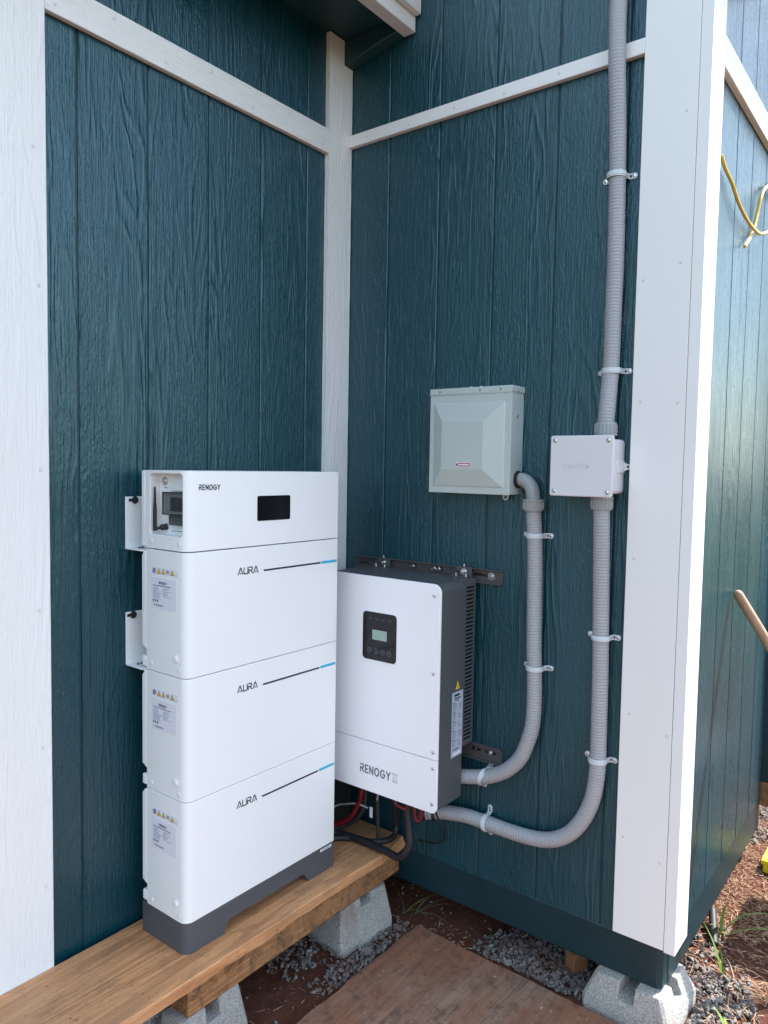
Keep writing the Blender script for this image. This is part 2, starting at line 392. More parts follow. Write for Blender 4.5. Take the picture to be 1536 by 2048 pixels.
def arc(cx, cy, r, a0, a1, n=12, ry=None): ry = ry or r; return [(cx+r*cos(R(a0+(a1-a0)*i/n)), cy+ry*sin(R(a0+(a1-a0)*i/n))) for i in range(n+1)]
GL = {'R': (.72, [[(0, 1), (.5, 1), (.68, .86), (.68, .64), (.5, .48), (.22, .48)], [(0, 0), (0, .62)], [(.36, .46), (.72, 0)]]),
      'E': (.62, [[(.62, 1), (0, 1), (0, 0), (.62, 0)], [(0, .5), (.55, .5)]]),
      'N': (.74, [[(0, 0), (0, 1), (.74, 0), (.74, 1)]]),
      'O': (.96, [arc(.48, .5, .48, 0, 360, 16, .5)]),
      'G': (.92, [arc(.48, .5, .48, 50, 350, 14, .5)+[(.94, .5), (.55, .5)]]),
      'Y': (.8, [[(0, 1), (.4, .48), (.8, 1)], [(.4, .48), (.4, 0)]]),
      'A': (.9, [[(0, 0), (.42, 1), (.5, 1), (.9, 0)], [(.38, .12), (.52, .12)]]),
      'a': (.8, [[(0, 0), (.4, 1), (.8, 0)], [(.15, .33), (.65, .33)]]),
      'U': (.78, [[(0, 1), (0, .12), (.12, 0), (.66, 0), (.78, .12), (.78, 1)]]),
      'C': (.8, [arc(.48, .5, .48, 55, 305, 12, .5)]),
      'T': (.72, [[(0, 1), (.72, 1)], [(.36, 1), (.36, 0)]]),
      'X': (.74, [[(0, 0), (.74, 1)], [(0, 1), (.74, 0)]])}
def lettering(mb, B, txt, u, v, hgt, t, h, mi=0, gap=.24, wscale=1.0, slant=0):
    for ch in txt:
        wd, st = GL[ch]
        for s_ in st: mb.stroke(B, [(u+(p[0]*wscale+p[1]*slant)*hgt, v+p[1]*hgt) for p in s_], t, h, mi)
        u += (wd*wscale+gap)*hgt
    return u

# ================================================================ THE GROUND
GZ = -.46
PLY = (-1.55, -.060, -1.75, -.400)
def gh(x, y):
    d = max(0, math.hypot(x, y+.6)-3)
    h = (noise.fractal(V((x*3.1, y*3.1, 0)), 1.0, 2.0, 4)*.010+noise.fractal(V((x*19, y*19, 3)), 1.0, 2.0, 3)*.005)
    h += noise.fractal(V((x*.25, y*.25, 7)), 1, 2, 3)*.04*min(1, d)
    if PLY[0] < x < PLY[1] and PLY[2] < y < PLY[3]: h = min(h-.004, -.002)
    return GZ+h
def axis(lo, hi, st, far):
    a = []; x = lo
    while x <= hi: a.append(x); x += st
    s_ = st; x = hi
    while x < far: s_ *= 1.16; x += s_; a.append(x)
    s_ = st; x = lo; pre = []
    while x > -far: s_ *= 1.16; x -= s_; pre.append(x)
    return pre[::-1]+a
gx = axis(-.95, 1.7, .011, 220); gy = axis(-1.6, .05, .011, 220)
mb = MB(); nx = len(gx)
mb.v = [V((x, y, gh(x, y))) for y in gy for x in gx]
mb.f = [(j*nx+i, j*nx+i+1, (j+1)*nx+i+1, (j+1)*nx+i) for j in range(len(gy)-1) for i in range(nx-1)]; mb.m = [0]*len(mb.f)
g = obj('ground', mb, 'soil', smooth=180); g['kind'] = 'structure'

# ================================================================ THE SHED
W = -1.184; T = .019; G = .2032; GW = .0052; SB = -.236
shed = thing('shed', 'navy blue wood-sided shed with white trim boards, wrapping the inner corner', 'shed', (0, 0, 0))
# --- wall cores (backing behind the siding)
def core(name, b, label):
    mb = MB(); mb.box(*b); return obj(name, mb, 'core', shed, smooth=0, label=label)
wl = core('wall', (-3.2, .0048, .0048, 2.2, -.352, 2.62), 'dark blue grooved wall behind the white battery stack')
wr = core('wall', (.0048, 1.235, -1.1792, 2.21, -.351, 2.96), 'dark blue grooved walls of the projecting wing')
mplank = {}
def planks(parent, n0, n1, place, z0, z1, first=0, last=None, edges=None):
    """one siding plank between each two grooves; local x across, front at local y=0"""
    for a, b in edges:
        wd = round(b-a, 4)
        key = (wd, z0, z1)
        if key not in mplank:
            mb = MB(); q = .0025
            pts = [V((GW/2, q, 0)), V((GW/2+q, 0, 0)), V((wd-GW/2-q, 0, 0)), V((wd-GW/2, q, 0)), V((wd-GW/2, .009, 0)), V((GW/2, .009, 0))]
            mb.prism([p+V((0, 0, z0)) for p in pts], (0, 0, z0), (0, 0, z1))
            o = obj('plank', mb, 'siding', smooth=0); mplank[key] = o.data; COL.objects.unlink(o); bpy.data.objects.remove(o)
        o = bpy.data.objects.new('plank', mplank[key]); COL.objects.link(o); o.parent = parent
        o.location, o.rotation_euler = place(a)
def grooves(lo, hi, first):
    e = [lo]; x = first
    while x < hi-.03:
        if x > lo+.03: e.append(x)
        x += G
    return list(zip(e, e[1:]+[hi]))
planks(wl, 0, 0, lambda a: ((a, 0, 0), (0, 0, 0)), SB, 2.60, edges=grooves(-3.2, 0, -.2081-14*G))
planks(wr, 0, 0, lambda a: ((0, -a, 0), (0, 0, -pi/2)), SB, 2.94, edges=grooves(0.001, -W, .1833))
planks(wr, 0, 0, lambda a: ((a, W, 0), (0, 0, 0)), SB, 2.941, edges=grooves(.0095, 1.238, .1955))
# --- rim joists under the siding
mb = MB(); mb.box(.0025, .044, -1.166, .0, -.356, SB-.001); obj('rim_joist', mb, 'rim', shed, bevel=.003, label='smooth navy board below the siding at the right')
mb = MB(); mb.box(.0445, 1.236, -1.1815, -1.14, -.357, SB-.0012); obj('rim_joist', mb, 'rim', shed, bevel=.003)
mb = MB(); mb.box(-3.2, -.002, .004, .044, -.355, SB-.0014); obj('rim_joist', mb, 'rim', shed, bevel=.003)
# --- trim; the grain runs along local z, so horizontal boards are turned
def board(name, size, loc, rot, m, bevel=.0025, label=None, jag=0):
    w_, d_, l_ = size
    mb = MB()
    if jag:
        n = int(l_/.02); vs = []
        for i in range(n+1):
            z = l_*i/n; j0 = (noise.noise(V((z*9, 1, 2)))+noise.noise(V((z*40, 5, 2)))*.5)*jag; j1 = (noise.noise(V((z*9, 8, 2)))+noise.noise(V((z*40, 9, 2)))*.5)*jag
            vs += [(j0, 0, z), (w_+j1, 0, z), (w_+j1, d_, z), (j0, d_, z)]
        fs = [(0, 1, 2, 3), tuple(range(4*n, 4*n+4))]
        for i in range(n):
            for k in range(4): fs.append((4*i+k, 4*i+(k+1) % 4, 4*i+4+(k+1) % 4, 4*i+4+k))
        mb.add(vs, fs)
    else: mb.box(0, w_, 0, d_, 0, l_)
    o = obj(name, mb, m, shed, smooth=30, bevel=bevel, label=label); o.location = loc; o.rotation_euler = rot; return o
board('corner_board', (.184, T, 2.82), (-1.294, -T-.0005, -.222), (0, 0, 0), 'trim_rough', label='wide white board at the left edge')
board('trim_board', (.081, T-.0015, .989), (-1.110, -T+.0005, 2.208), (0, R(90), 0), 'trim_rough', label='white horizontal batten on the left wall')
tb = board('corner_board', (.119, .017, 2.76), (-.1215, -.0175, -.234), (0, 0, 0), 'trim_rough', label='white board in the inner corner', bevel=0, jag=.0012)
mb = MB(); mb.box(-.047, .02, -.05, .02, 2.4465, 2.8); cut(tb, mb)
board('trim_board', (.041, T, 1.025), (-T, -.0178, 2.2205), (0, R(90), R(-90)), 'trim_smooth', label='narrow white batten on the right wall')
board('corner_board', (.1405, T-.0004, 3.17), (-T, -1.0427, -.2265), (0, 0, R(-90)), 'trim_smooth', label='white corner board beside the conduit', bevel=.0008)
board('corner_board', (.1165, .0295, 3.172), (-T+.0004, W-.0300, -.2305), (0, 0, 0), 'trim_smooth', label='white outer corner board facing the sun', bevel=.0008)
board('trim_board', (.082, T, 1.135), (.0985, W-T, 2.250), (0, R(90), 0), 'trim_rough')
# --- painted-over nail heads
def nail(p, ax):
    mb = MB(); mb.lathe(V(p), ax, [(-.0004, .0042), (.0006, .0040), (.0012, .0022)], 10); obj('nail', mb, 'nailp', shed)
for i in range(7): nail((-1.085+i*.155, -.0190, 2.148+(.040 if i % 2 else .0)), -Y)
for i in range(6): nail((-.0190, -.10-i*.175, 2.2-.006*(i % 2)), -X)
for i in range(8):
    for d in (-1.068, -1.160): nail((-.0188, d+rnd.gauss(0, .006), .02+i*.40+rnd.gauss(0, .03)), -X) if rnd.random() < .7 else None
    nail((-.103+rnd.gauss(0, .005), -.0178, .05+i*.33+rnd.gauss(0, .03)), -Y); nail((-1.136+rnd.gauss(0, .006), -.0200, .02+i*.36+rnd.gauss(0, .03)), -Y); nail((.075+rnd.gauss(0, .005), W-.0300, .10+i*.36+rnd.gauss(0, .03)), -Y)
# --- eaves
mb = MB(); mb.box(-3.3, -.003, -.238, .02, 2.532, 2.556); obj('soffit', mb, 'soffit', shed, smooth=0)
mb = MB(); mb.prism([(-.047, -.0180, 2.447), (-.047, -.2375, 2.487), (-.047, -.2375, 2.531), (-.047, -.0180, 2.531)], (-.047, 0, 0), (-.0012, 0, 0)); obj('rafter', mb, 'soffit', shed, bevel=.003)
for i in range(1, 5):
    mb = MB(); x = -.047-.61*i; mb.prism([(x, -.0005, 2.470), (x, -.2375, 2.497), (x, -.2375, 2.531), (x, -.0005, 2.531)], (x, 0, 0), (x-.04, 0, 0)); obj('rafter', mb, 'soffit', shed, bevel=.003)
mb = MB(); mb.box(-3.3, -.0035, -.2835, -.2385, 2.486, 2.640); obj('fascia', mb, 'trim_smooth', shed, bevel=.003, label='white fascia board of the eave')
mb = MB(); mb.box(-3.3, -.0035, -.305, -.284, 2.536, 2.668); obj('fascia', mb, 'trim_smooth', shed, bevel=.003)
mb = MB(); mb.box(-3.35, -.003, -.34, 2.3, 2.669, 2.70); obj('roof', mb, 'roof', shed, smooth=0)
mb = MB(); mb.box(-.34, 1.30, W-.324, 2.35, 2.962, 3.10); obj('roof', mb, ['trim_smooth'], shed, bevel=.004)  # unseen wing roof, overhangs sized to shade the walls
# --- shaded porch panel at the far end of the sunlit wall, and its wooden skid
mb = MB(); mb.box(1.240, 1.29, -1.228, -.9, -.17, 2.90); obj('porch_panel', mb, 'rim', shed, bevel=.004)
mb = MB(); mb.box(1.2405, 1.30, -1.222, -.92, -.27, -.172); obj('skid', mb, 'beam', shed, bevel=.004)

# ================================================================ CONCRETE PIERS
def pier(c, top, base, ztop, rot, label, notch=.045, nd=.042, seed=1):
    t = thing('pier_block', label, 'pier block', (c[0], c[1], GZ), 'concrete pier blocks')
    t.rotation_euler.z = 0
    ca, sa = cos(R(rot)), sin(R(rot)); P = lambda x, y, z: V((c[0]+x*ca-y*sa, c[1]+x*sa+y*ca, z))
    mb = MB(); zb = GZ-.06; a = top/2; b = base/2*1.07; zl = GZ+.035
    rings = [(b, zb), (b*.985, zl), (a, ztop)]
    vs = []; c8 = .010
    for r, z in rings:
        for (sx, sy) in ((1, 1), (-1, 1), (-1, -1), (1, -1)):
            q = [(r*sx, (r-c8)*sy), ((r-c8)*sx, r*sy)]
            if sx*sy < 0: q = q[::-1]
            vs += [P(x, y, z) for x, y in q]
    n = 8; fs = [tuple(range(n))[::-1], tuple(range(2*n, 3*n))]
    for k in range(2):
        for i in range(n): fs.append((k*n+i, k*n+(i+1) % n, (k+1)*n+(i+1) % n, (k+1)*n+i))
    mb.add(vs, fs); o = obj('block', mb, 'conc', t, smooth=0)
    if notch:
        for ax in (0, 1):
            cb = MB(); h = notch/2; L = .3
            pts = [(-L, -h), (L, -h), (L, h), (-L, h)] if ax == 0 else [(-h, -L), (h, -L), (h, L), (-h, L)]
            cb.prism([P(x, y, ztop-nd) for x, y in pts], (0, 0, ztop-nd), (0, 0, ztop+.05)); cut(o, cb)
    shade(o.data, 25); bev(o, .0022, 2)
    return t
pier((-.205, -.205), .196, .222, -.3085, -7, 'concrete pier block under the bench beam beside the plywood', nd=.03)
pier((-.845, -.203), .196, .222, -.3085, 2, 'concrete pier block under the near end of the bench beam', nd=.045)
pier((.066, -1.098), .192, .235, -.3575, -2, 'pale notched concrete pier block under the outer white corner board')

# ================================================================ BENCH
ZB = -.188
bench = thing('bench', 'long brown wooden plank bench carrying the white battery stack', 'bench', (-.6, -.17, -.31))
mb = MB(); n = 220; x0, x1 = -2.1, -.02; vs = []
for i in range(n+1):
    x = x0+(x1-x0)*i/n; f = -.324+noise.noise(V((x*3, 0, 0)))*.005+noise.noise(V((x*14, 2, 0)))*.0034+noise.noise(V((x*41, 6, 0)))*.0016
    fb = f+.001+noise.noise(V((x*8, 4, 1)))*.005+noise.noise(V((x*33, 4, 1)))*.002
    f += .018*max(0, (x+.12)/.1)**1.5
    vs += [(x, f+.003, ZB), (x, f, ZB-.003), (x, fb, ZB-.031), (x, fb+.004, ZB-.034), (x, -.0215, ZB-.034), (x, -.0215, ZB-.0007)]
fs = [tuple(range(6)), tuple(range(6*n, 6*n+6))[::-1]]
for i in range(n):
    for k in range(6): fs.append((6*i+k, 6*i+(k+1) % 6, 6*i+6+(k+1) % 6, 6*i+6+k))
mb.add(vs, fs); obj('plank', mb, 'plank', bench, smooth=40)
mb = MB(); mb.prism([(-.917, -.300, -.308), (-.917, -.212, -.308), (-.917, -.212, -.2226), (-.917, -.300, -.2226)], (-.917, 0, 0), (-.030, 0, 0)); bo = obj('beam', mb, 'beam', bench, smooth=0, bevel=.003)

# ================================================================ BATTERY STACK
BX0, BX1, BF, BB = -.8851, -.3100, -.2488, -.0624
BZ = [-.188, -.1065, .2133, .5336, .8549, 1.0577]
bat = thing('battery_stack', 'tall white stacked home battery on dark grey base standing on the bench', 'battery', (-.6, -.155, ZB))
def body(name, z0, z1, m, y1=-.083, r=.024):
    mb = MB(); pts = rrect(BX0, BX1, BF, y1, r, 8, [.003, .003, r, .008]); mb.prism([V((u, v, z0)) for u, v in pts], (0, 0, z0), (0, 0, z1))
    return obj(name, mb, m, bat, smooth=40, bevel=.0015, seg=2)
FB = (V((BX0, BF, 0)), X, Z, -Y)        # front face basis (u = x - BX0)
SBs = (V((BX0, 0, 0)), -Y, Z, -X)       # side face basis (u = -y)
def backcover(z0, z1, par):
    mb = MB(); mb.prism([(BX0+.0004, -.0825, z0+.052), (BX0+.0004, -.0625, z0+.062), (BX0+.0004, -.0625, z1-.018), (BX0+.0004, -.0735, z1-.006), (BX0+.0004, -.0825, z1-.006)], (BX0, 0, 0), (BX1, 0, 0))
    mb.box(BX0+.0004, BX1, -.0825, -.0640, z0+.006, z0+.034)
    mb.box(BX0+.012, BX1-.005, -.0825, -.0700, z0+.0345, z0+.0515)
    return obj('back_cover', mb, 'white', par, bevel=.003)
def spec_label(par, zt):
    mb = MB(); u0, u1, z1, z0 = .1084, .2088, zt-.072, zt-.1525
    mb.slab(SBs, u0, u1, z0, z1, .0002, .0008, 0)
    uc = (u0+u1)/2; h = .0010
    lettering(mb, SBs, 'RENOGY', uc-.020, z1-.0155, .0055, .0013, h, 1)
    mb.slab(SBs, u0+.006, u1-.020, z1-.0215, z1-.0198, .0008, h, 1)
    rr = random.Random(3)
    for i in range(11):
        z = z1-.0265-i*.0027; L = .014+rr.random()*.022
        mb.slab(SBs, u0+.006, u0+.006+L, z, z+.0011, .0008, h, 2)
        if i < 9: mb.slab(SBs, u0+.047, u0+.047+(.008+rr.random()*.03), z, z+.0011, .0008, h, 2)
    for i in range(3): mb.slab(SBs, u0+.005+i*.0085, u0+.0105+i*.0085, z0+.0175, z0+.0235, .0008, h, 3)
    mb.slab(SBs, u0+.010, u0+.05, z0+.0085, z0+.0103, .0008, h, 1); mb.slab(SBs, u0+.016, u0+.043, z0+.0058, z0+.0068, .0008, h, 2)
    obj('spec_label', mb, ['label', 'ink', 'lines', 'inkg'], par, smooth=0)
    mb = MB(); v0 = zt-.0635; v1 = zt-.0455; mb.slab(SBs, .1105, .2175, v0, v1, .0002, .0008, 0)
    vc = (v0+v1)/2; R_ = .0068
    mb.poly(SBs, [(.1195+R_*cos(2*pi*i/16), vc+R_*sin(2*pi*i/16)) for i in range(16)], .0008, .0011, 1)
    mb.stroke(SBs, [(.1165, vc+.003), (.1215, vc), (.1225, vc-.003)], .0022, .0013, 0)
    for u in (.139, .1575, .194):
        tri = lambda s_: [(u-s_, vc-s_*.8), (u+s_, vc-s_*.8), (u, vc+s_*.95)]
        mb.poly(SBs, tri(.0082), .0008, .0010, 2); mb.poly(SBs, tri(.0066), .0010, .0013, 3)
        mb.stroke(SBs, [(u, vc+.002), (u, vc-.0025)], .0012, .0015, 2)
    for i in range(3): mb.slab(SBs, .1705+i*.0042, .1730+i*.0042, vc-.0045, vc+.0045, .0008, .0010, 4)
    mb.slab(SBs, .2085, .2115, v0+.002, v0+.0045, .0008, .001, 4)
    obj('warning_label', mb, ['label', 'blue', 'ink', 'yellow', 'inkg'], par, smooth=0)
def module(z0, z1):
    m = body('battery_module', z0+.0007, z1-.0007, 'white')
    backcover(z0, z1, m); spec_label(m, z1)
    mb = MB(); zt = z1
    # wordmark, bar and cyan flash
    lettering(mb, FB, 'AURA', -.7155-BX0, zt-.0705, .0165, .0031, .0006, 0, .26, 1.06)
    mb.poly(FB, [(-.6245-BX0, zt-.0655), (-.3925-BX0, zt-.0655), (-.3912-BX0, zt-.0705), (-.622-BX0, zt-.0705)], .0002, .0006, 0)
    mb.poly(FB, [(-.3892-BX0, zt-.0642), (-.3192-BX0, zt-.0642), (-.3192-BX0, zt-.0718), (-.3855-BX0, zt-.0718)], .0002, .0006, 1)
    obj('lettering', mb, ['ink', 'cyan'], m, smooth=0)
    mb = MB(); c = V((BX0, -.2089, z0+.048))
    mb.lathe(c, -X, [(-.001, .0120), (.0012, .0120), (.0018, .0108)], 8, 0); mb.lathe(c, -X, [(.0018, .0085), (.0048, .0083), (.0055, .0068)], 20, 0)
    obj('vent_valve', mb, 'white_in', m)
    for y, z in ((-.1058, z0+.0195), (-.2211, z0+.0185)):
        mb = MB(); c = V((BX0, y, z)); mb.lathe(c, -X, [(-.0005, .0060), (.0010, .0060), (.0016, .0048)], 16); obj('screw_cap', mb, 'white_in', m)
    return m
m3 = module(BZ[1], BZ[2])
for k in (1, 2): copy_part(m3, bat, (0, 0, BZ[1+k]-BZ[1]))
# top control unit with its open side recess
cu = body('control_unit', BZ[4]+.0007, BZ[5], 'white', y1=-.0795)
cb = MB(); cb.prism([V((BX0-.02, -u, v)) for u, v in rrect(.1009, .2326, .8925, 1.0500, .010, 5)], (0, 0, 0), (.052, 0, 0)); cu.modifiers.clear(); cut(cu, cb, .0012)
mb = MB(); mb.box(BX0+.0004, BX1, -.0790, -.0624, BZ[4]+.004, BZ[5]-.001); obj('back_cover', mb, 'white', cu, bevel=.003)
mb = MB(); lettering(mb, FB, 'RENOGY', -.8452-BX0, 1.0112, .0118, .0025, .0006, 0, .36, .80); obj('lettering', mb, 'ink', cu, smooth=0)
mb = MB(); mb.poly(FB, rrect(-.6490-BX0, -.5238-BX0, .9230, .9915, .005), .0001, .0015); mb.poly(FB, rrect(-.641-BX0, -.532-BX0, .931, .9835, .002), .0015, .0018); obj('display', mb, 'glass', cu, smooth=30)
RX = BX0+.032; FX = BX0+.005
mb = MB(); c = V((RX, -.1225, 1.0300)); mb.lathe(c, -X, [(0, .0110), (.005, .0110), (.0065, .0098), (.0065, .0080), (.0085, .0075)], 24, 0); obj('power_button', mb, 'steel', cu)
mb = MB(); ay, az = -.1130, .9060
mb.tube([(FX+.001, ay, az-.005), (FX+.001, ay, az+.05), (FX+.001, ay, az+.072), (FX+.001, ay, az+.106), (FX+.001, ay, az+.110)], [.0052, .0050, .0036, .0028, .0015], 12)
mb.tube([(FX+.001, ay, az), (RX-.016, ay-.0085, az+.003), (RX-.015, ay-.009, az+.003), (RX, ay-.017, az+.006)], [.0045, .0042, .0078, .0085], 14); obj('antenna', mb, 'black', cu)
mb = MB(); mb.box(RX-.012, RX-.0005, -.2255, -.148, .948, .998, 0); mb.box(RX-.019, RX-.0121, -.2255, -.172, .955, .990, 1); obj('breaker', mb, ['white_in', 'black'], cu, bevel=.001)
mb = MB(); pts = rrect(.1490, .2270, .9475, 1.0005, .004)
mb.prism([V((FX, -u, v)) for u, v in pts], (0, 0, 0), (RX-FX-.0008, 0, 0)); obj('breaker_cover', mb, 'smoke', cu, smooth=40, bevel=.0015)
mb = MB(); mb.box(FX-.0008, RX-.0012, -.1488, -.1455, .9450, 1.0030); mb.box(FX-.0008, RX-.0012, -.2285, -.1489, .9450, .9474); mb.box(FX-.0008, RX-.0012, -.2285, -.1489, 1.0006, 1.0030); obj('cover_frame', mb, 'black', cu, bevel=.0008)
mb = MB(); mb.prism([V((FX+.012, -u, v)) for u, v in rrect(.1560, .2270, .9180, .9440, .005)], (0, 0, 0), (RX-FX-.0128, 0, 0)); obj('breaker_latch', mb, 'smoke', cu, smooth=40)
mb = MB(); mb.box(FX+.020, RX-.0005, -.215, -.158, 1.0035, 1.0130); obj('hinge', mb, 'white_in', cu, bevel=.003)
for u0, u1, v in ((.150, .200, .9010), (.1180, .1320, 1.0120)):
    mb = MB(); mb.slab((V((RX, 0, 0)), -Y, Z, -X), u0, u1, v, v+.0016, .0001, .0004, 0); obj('print', mb, 'inkg', cu, smooth=0)
for y, z in ((-.1058, .8745), (-.2211, .8745)):
    mb = MB(); mb.lathe(V((BX0, y, z)), -X, [(-.0005, .0068), (.0010, .0068), (.0016, .0055)], 16); obj('screw_cap', mb, 'white_in', cu)
# base with arched cut-out
mb = MB(); pts = rrect(BX0, BX1, BF, BB, .024, 8, [.003, .003, .024, .008]); mb.prism([V((u, v, BZ[0])) for u, v in pts], (0, 0, BZ[0]), (0, 0, BZ[1]-.0005)); bs = obj('base', mb, 'base', bat, smooth=40)
cb = MB(); q = [(-.7607, -.20), (-.757, -.184), (-.750, -.170), (-.743, -.161), (-.733, -.1563), (-.455, -.1563), (-.446, -.160), (-.440, -.170), (-.430, -.184), (-.4267, -.20)]
cb.prism([V((u, -.30, v)) for u, v in q], (0, 0, 0), (0, .4, 0)); cut(bs, cb, .001)
mb = MB(); mb.slab(FB, -.3775-BX0, -.3265-BX0, -.1185, -.1110, .0002, .0006, 0); mb.slab(FB, -.370-BX0, -.334-BX0, -.1160, -.1140, .0006, .0008, 1); obj('sticker', mb, ['label', 'inkg'], bs, smooth=0)
# wall brackets
def bracket(zt, zb, sc):
    mb = MB(); mb.box(-.8935, -.80, -.0045, -.0015, zb, zt); mb.box(-.8935, -.80, -.075, -.0015, zb-.003, zb)
    mb.box(-.885, -.81, -.078, -.070, zb-.008, zb-.0031)
    o = obj('wall_bracket', mb, 'white', bat, bevel=.001)
    mb = MB(); mb.box(sc[0]-.018, sc[0]+.004, -.0052, -.0046, sc[1]-.004, sc[1]+.004); obj('slot', mb, 'black', o, smooth=0)
    mb = MB(); mb.lathe(V((sc[0], -.0053, sc[1])), -Y, [(0, .0100), (.002, .0100), (.002, .007), (.007, .0065), (.0075, .003)], 14); obj('bolt', mb, 'darksteel', o)
    for dx in (-.002, .008):
        mb = MB(); mb.lathe((sc[0]+dx, -.030, zb), Z, [(0, .0035), (.004, .0033)], 10); obj('rivet', mb, 'darksteel', o)
bracket(.9855, .848, (-.866, .976)); bracket(.6745, .5335, (-.872, .6655))

# ================================================================ INVERTER
IX, IY, IL = -.2346, -.5779, -.130
inv = thing('inverter', 'white and charcoal wall-mounted inverter with small screen to the right of the battery', 'inverter', (0, -.36, .0483))
IB = (V((IX, 0, 0)), -Y, Z, -X)
def invprism(name, z0, z1, xa, xb, rs, m, par=inv, bevel=.0015, yo=0):
    mb = MB(); pts = rrect(-IL, -IY+yo, z0, z1, .02, 7, rs); mb.prism([V((xa, -u, v)) for u, v in pts], (xa, 0, 0), (xb, 0, 0)); return obj(name, mb, m, par, smooth=40, bevel=bevel)
invprism('body', .0495, .7345, IX+.010, -.0935, [.026, .026, .016, .016], 'invg', yo=-.0005)
c1 = invprism('front_cover', .2112, .7351, IX, IX+.0095, [.026, .026, .001, .001], 'invw', bevel=.003)
c2 = invprism('lower_cover', .0483, .2092, IX, IX+.0095, [.001, .001, .016, .016], 'invw', bevel=.003)
# rear section: shell with slotted side
mb = MB(); yy = IY+.0018; hx = [(-.0930, -.0845), (-.0395, -.0300)]
zs = [.2150]; p0 = .2335; npit = 40; pit = (.7090-p0)/(npit-1)
mb.box(hx[0][0], hx[0][1], yy, yy+.002, .215, .7225); mb.box(hx[1][0], hx[1][1], yy, yy+.002, .215, .7225)
edges = [.215]+[p0+i*pit for i in range(npit)]+[.7225+.0026]
for i in range(len(edges)-1):
    a = edges[i]+(.0029 if i else 0); b = edges[i+1]-.0029
    mb.box(-.0845, -.0395, yy, yy+.002, a, b)
vg = obj('vent_grille', mb, 'invg', inv, smooth=0)
mb = MB(); mb.box(-.0928, -.0302, yy+.012, IL, .2152, .7224); obj('dark_interior', mb, 'black', inv, smooth=0)  # black box behind the slats stands in for the shaded interior
mb = MB(); mb.prism([V((-.093, -u, v)) for u, v in rrect(-IL, -yy, .7226, .7345, .0, 4, [.0118, .001, .0001, .0001])], (0, 0, 0), (.063, 0, 0)); mb.box(-.093, -.030, yy, IL, .2135, .2149); mb.box(-.0318, -.030, yy+.0021, IL, .215, .7225)
obj('rear_shell', mb, 'invg', inv, smooth=40)
# display
mb = MB(); mb.poly(IB, rrect(.2875, .4275, .4695, .6285, .016), .0001, .0022, 0); dp = obj('display_panel', mb, 'invw', c1, smooth=30, bevel=.001)
mb = MB(); mb.poly(IB, rrect(.2915, .4235, .4735, .6245, .013), .0023, .0030, 0); mb.slab(IB, .3300, .3865, .5385, .5695, .0030, .0033, 1)
for k in range(4):
    u = .3205+k*.0252; mb.stroke(IB, arc(u, .5025, .0075, 0, 360, 14)[:-1], .0011, .0032, 2, closed=True); mb.slab(IB, u-.0024, u+.0024, .5016, .5034, .0030, .0032, 2)
    mb.slab(IB, u-.005, u+.005, .6030, .6042, .0030, .0032, 3)
obj('screen', mb, ['glass', 'lcd', 'ring', 'inkg'], c1, smooth=0)
mb = MB(); u = lettering(mb, IB, 'RENOGY', .2890, .1065, .0235, .0045, .0006, 0, .32, .715)
xo = [(0, 0), (.30, 0), (.40, .22), (.50, 0), (.82, 0), (.56, .5), (.82, 1), (.52, 1), (.42, .78), (.32, 1), (0, 1), (.26, .5)]
mb.stroke(IB, [(.4165+p[0]*.0235, .1050+p[1]*.0265) for p in xo], .0012, .0006, 1, closed=True)
obj('lettering', mb, ['inkg', 'ring'], c2, smooth=0)
for u, v, p in ((.5572, .7012, c1), (.5596, .4696, c1), (.5640, .2345, c1), (.5640, .1857, c2), (.5645, .0775, c2), (.160, .70, c1), (.16, .47, c1), (.16, .235, c1)):
    mb = MB(); mb.lathe(V((IX, -u, v)), -X, [(0, .0052), (.0022, .0050), (.0034, .0034), (.0036, .001)], 14); obj('screw', mb, 'steel', p)
IS = (V((0, IY+.0002, 0)), X, Z, -Y)
mb = MB(); mb.slab(IS, -.1580, -.0965, .1955, .3965, .0004, .0009, 0); h = .0011; rr = random.Random(5)
mb.slab(IS, -.147, -.116, .383, .3895, .0009, h, 1); mb.slab(IS, -.147, -.110, .3745, .3785, .0009, h, 1); mb.slab(IS, -.140, -.120, .3685, .3715, .0009, h, 1)
z = .362
for blk in range(5):
    mb.slab(IS, -.1535, -.1535+.014, z, z+.0026, .0009, h, 1); z -= .0045
    for i in range(5):
        mb.slab(IS, -.1535, -.1535+.012+rr.random()*.014, z, z+.0015, .0009, h, 2); mb.slab(IS, -.120, -.120+.006+rr.random()*.013, z, z+.0015, .0009, h, 2); z -= .0042
    z -= .003
mb.slab(IS, -.150, -.116, .2165, .2195, .0009, h, 1); mb.slab(IS, -.148, -.104, .2005, .2085, .0009, h, 3)
obj('spec_label', mb, ['labelg', 'ink', 'inkg', 'label'], inv, smooth=0)
mb = MB(); mb.poly(IS, [(-.1395, .4045), (-.1165, .4045), (-.128, .4300)], .0004, .0009, 0); mb.stroke(IS, [(-.128, .420), (-.1295, .414), (-.1268, .413), (-.128, .408)], .0017, .0012, 1); obj('warning_label', mb, ['yellow', 'ink'], inv, smooth=0)
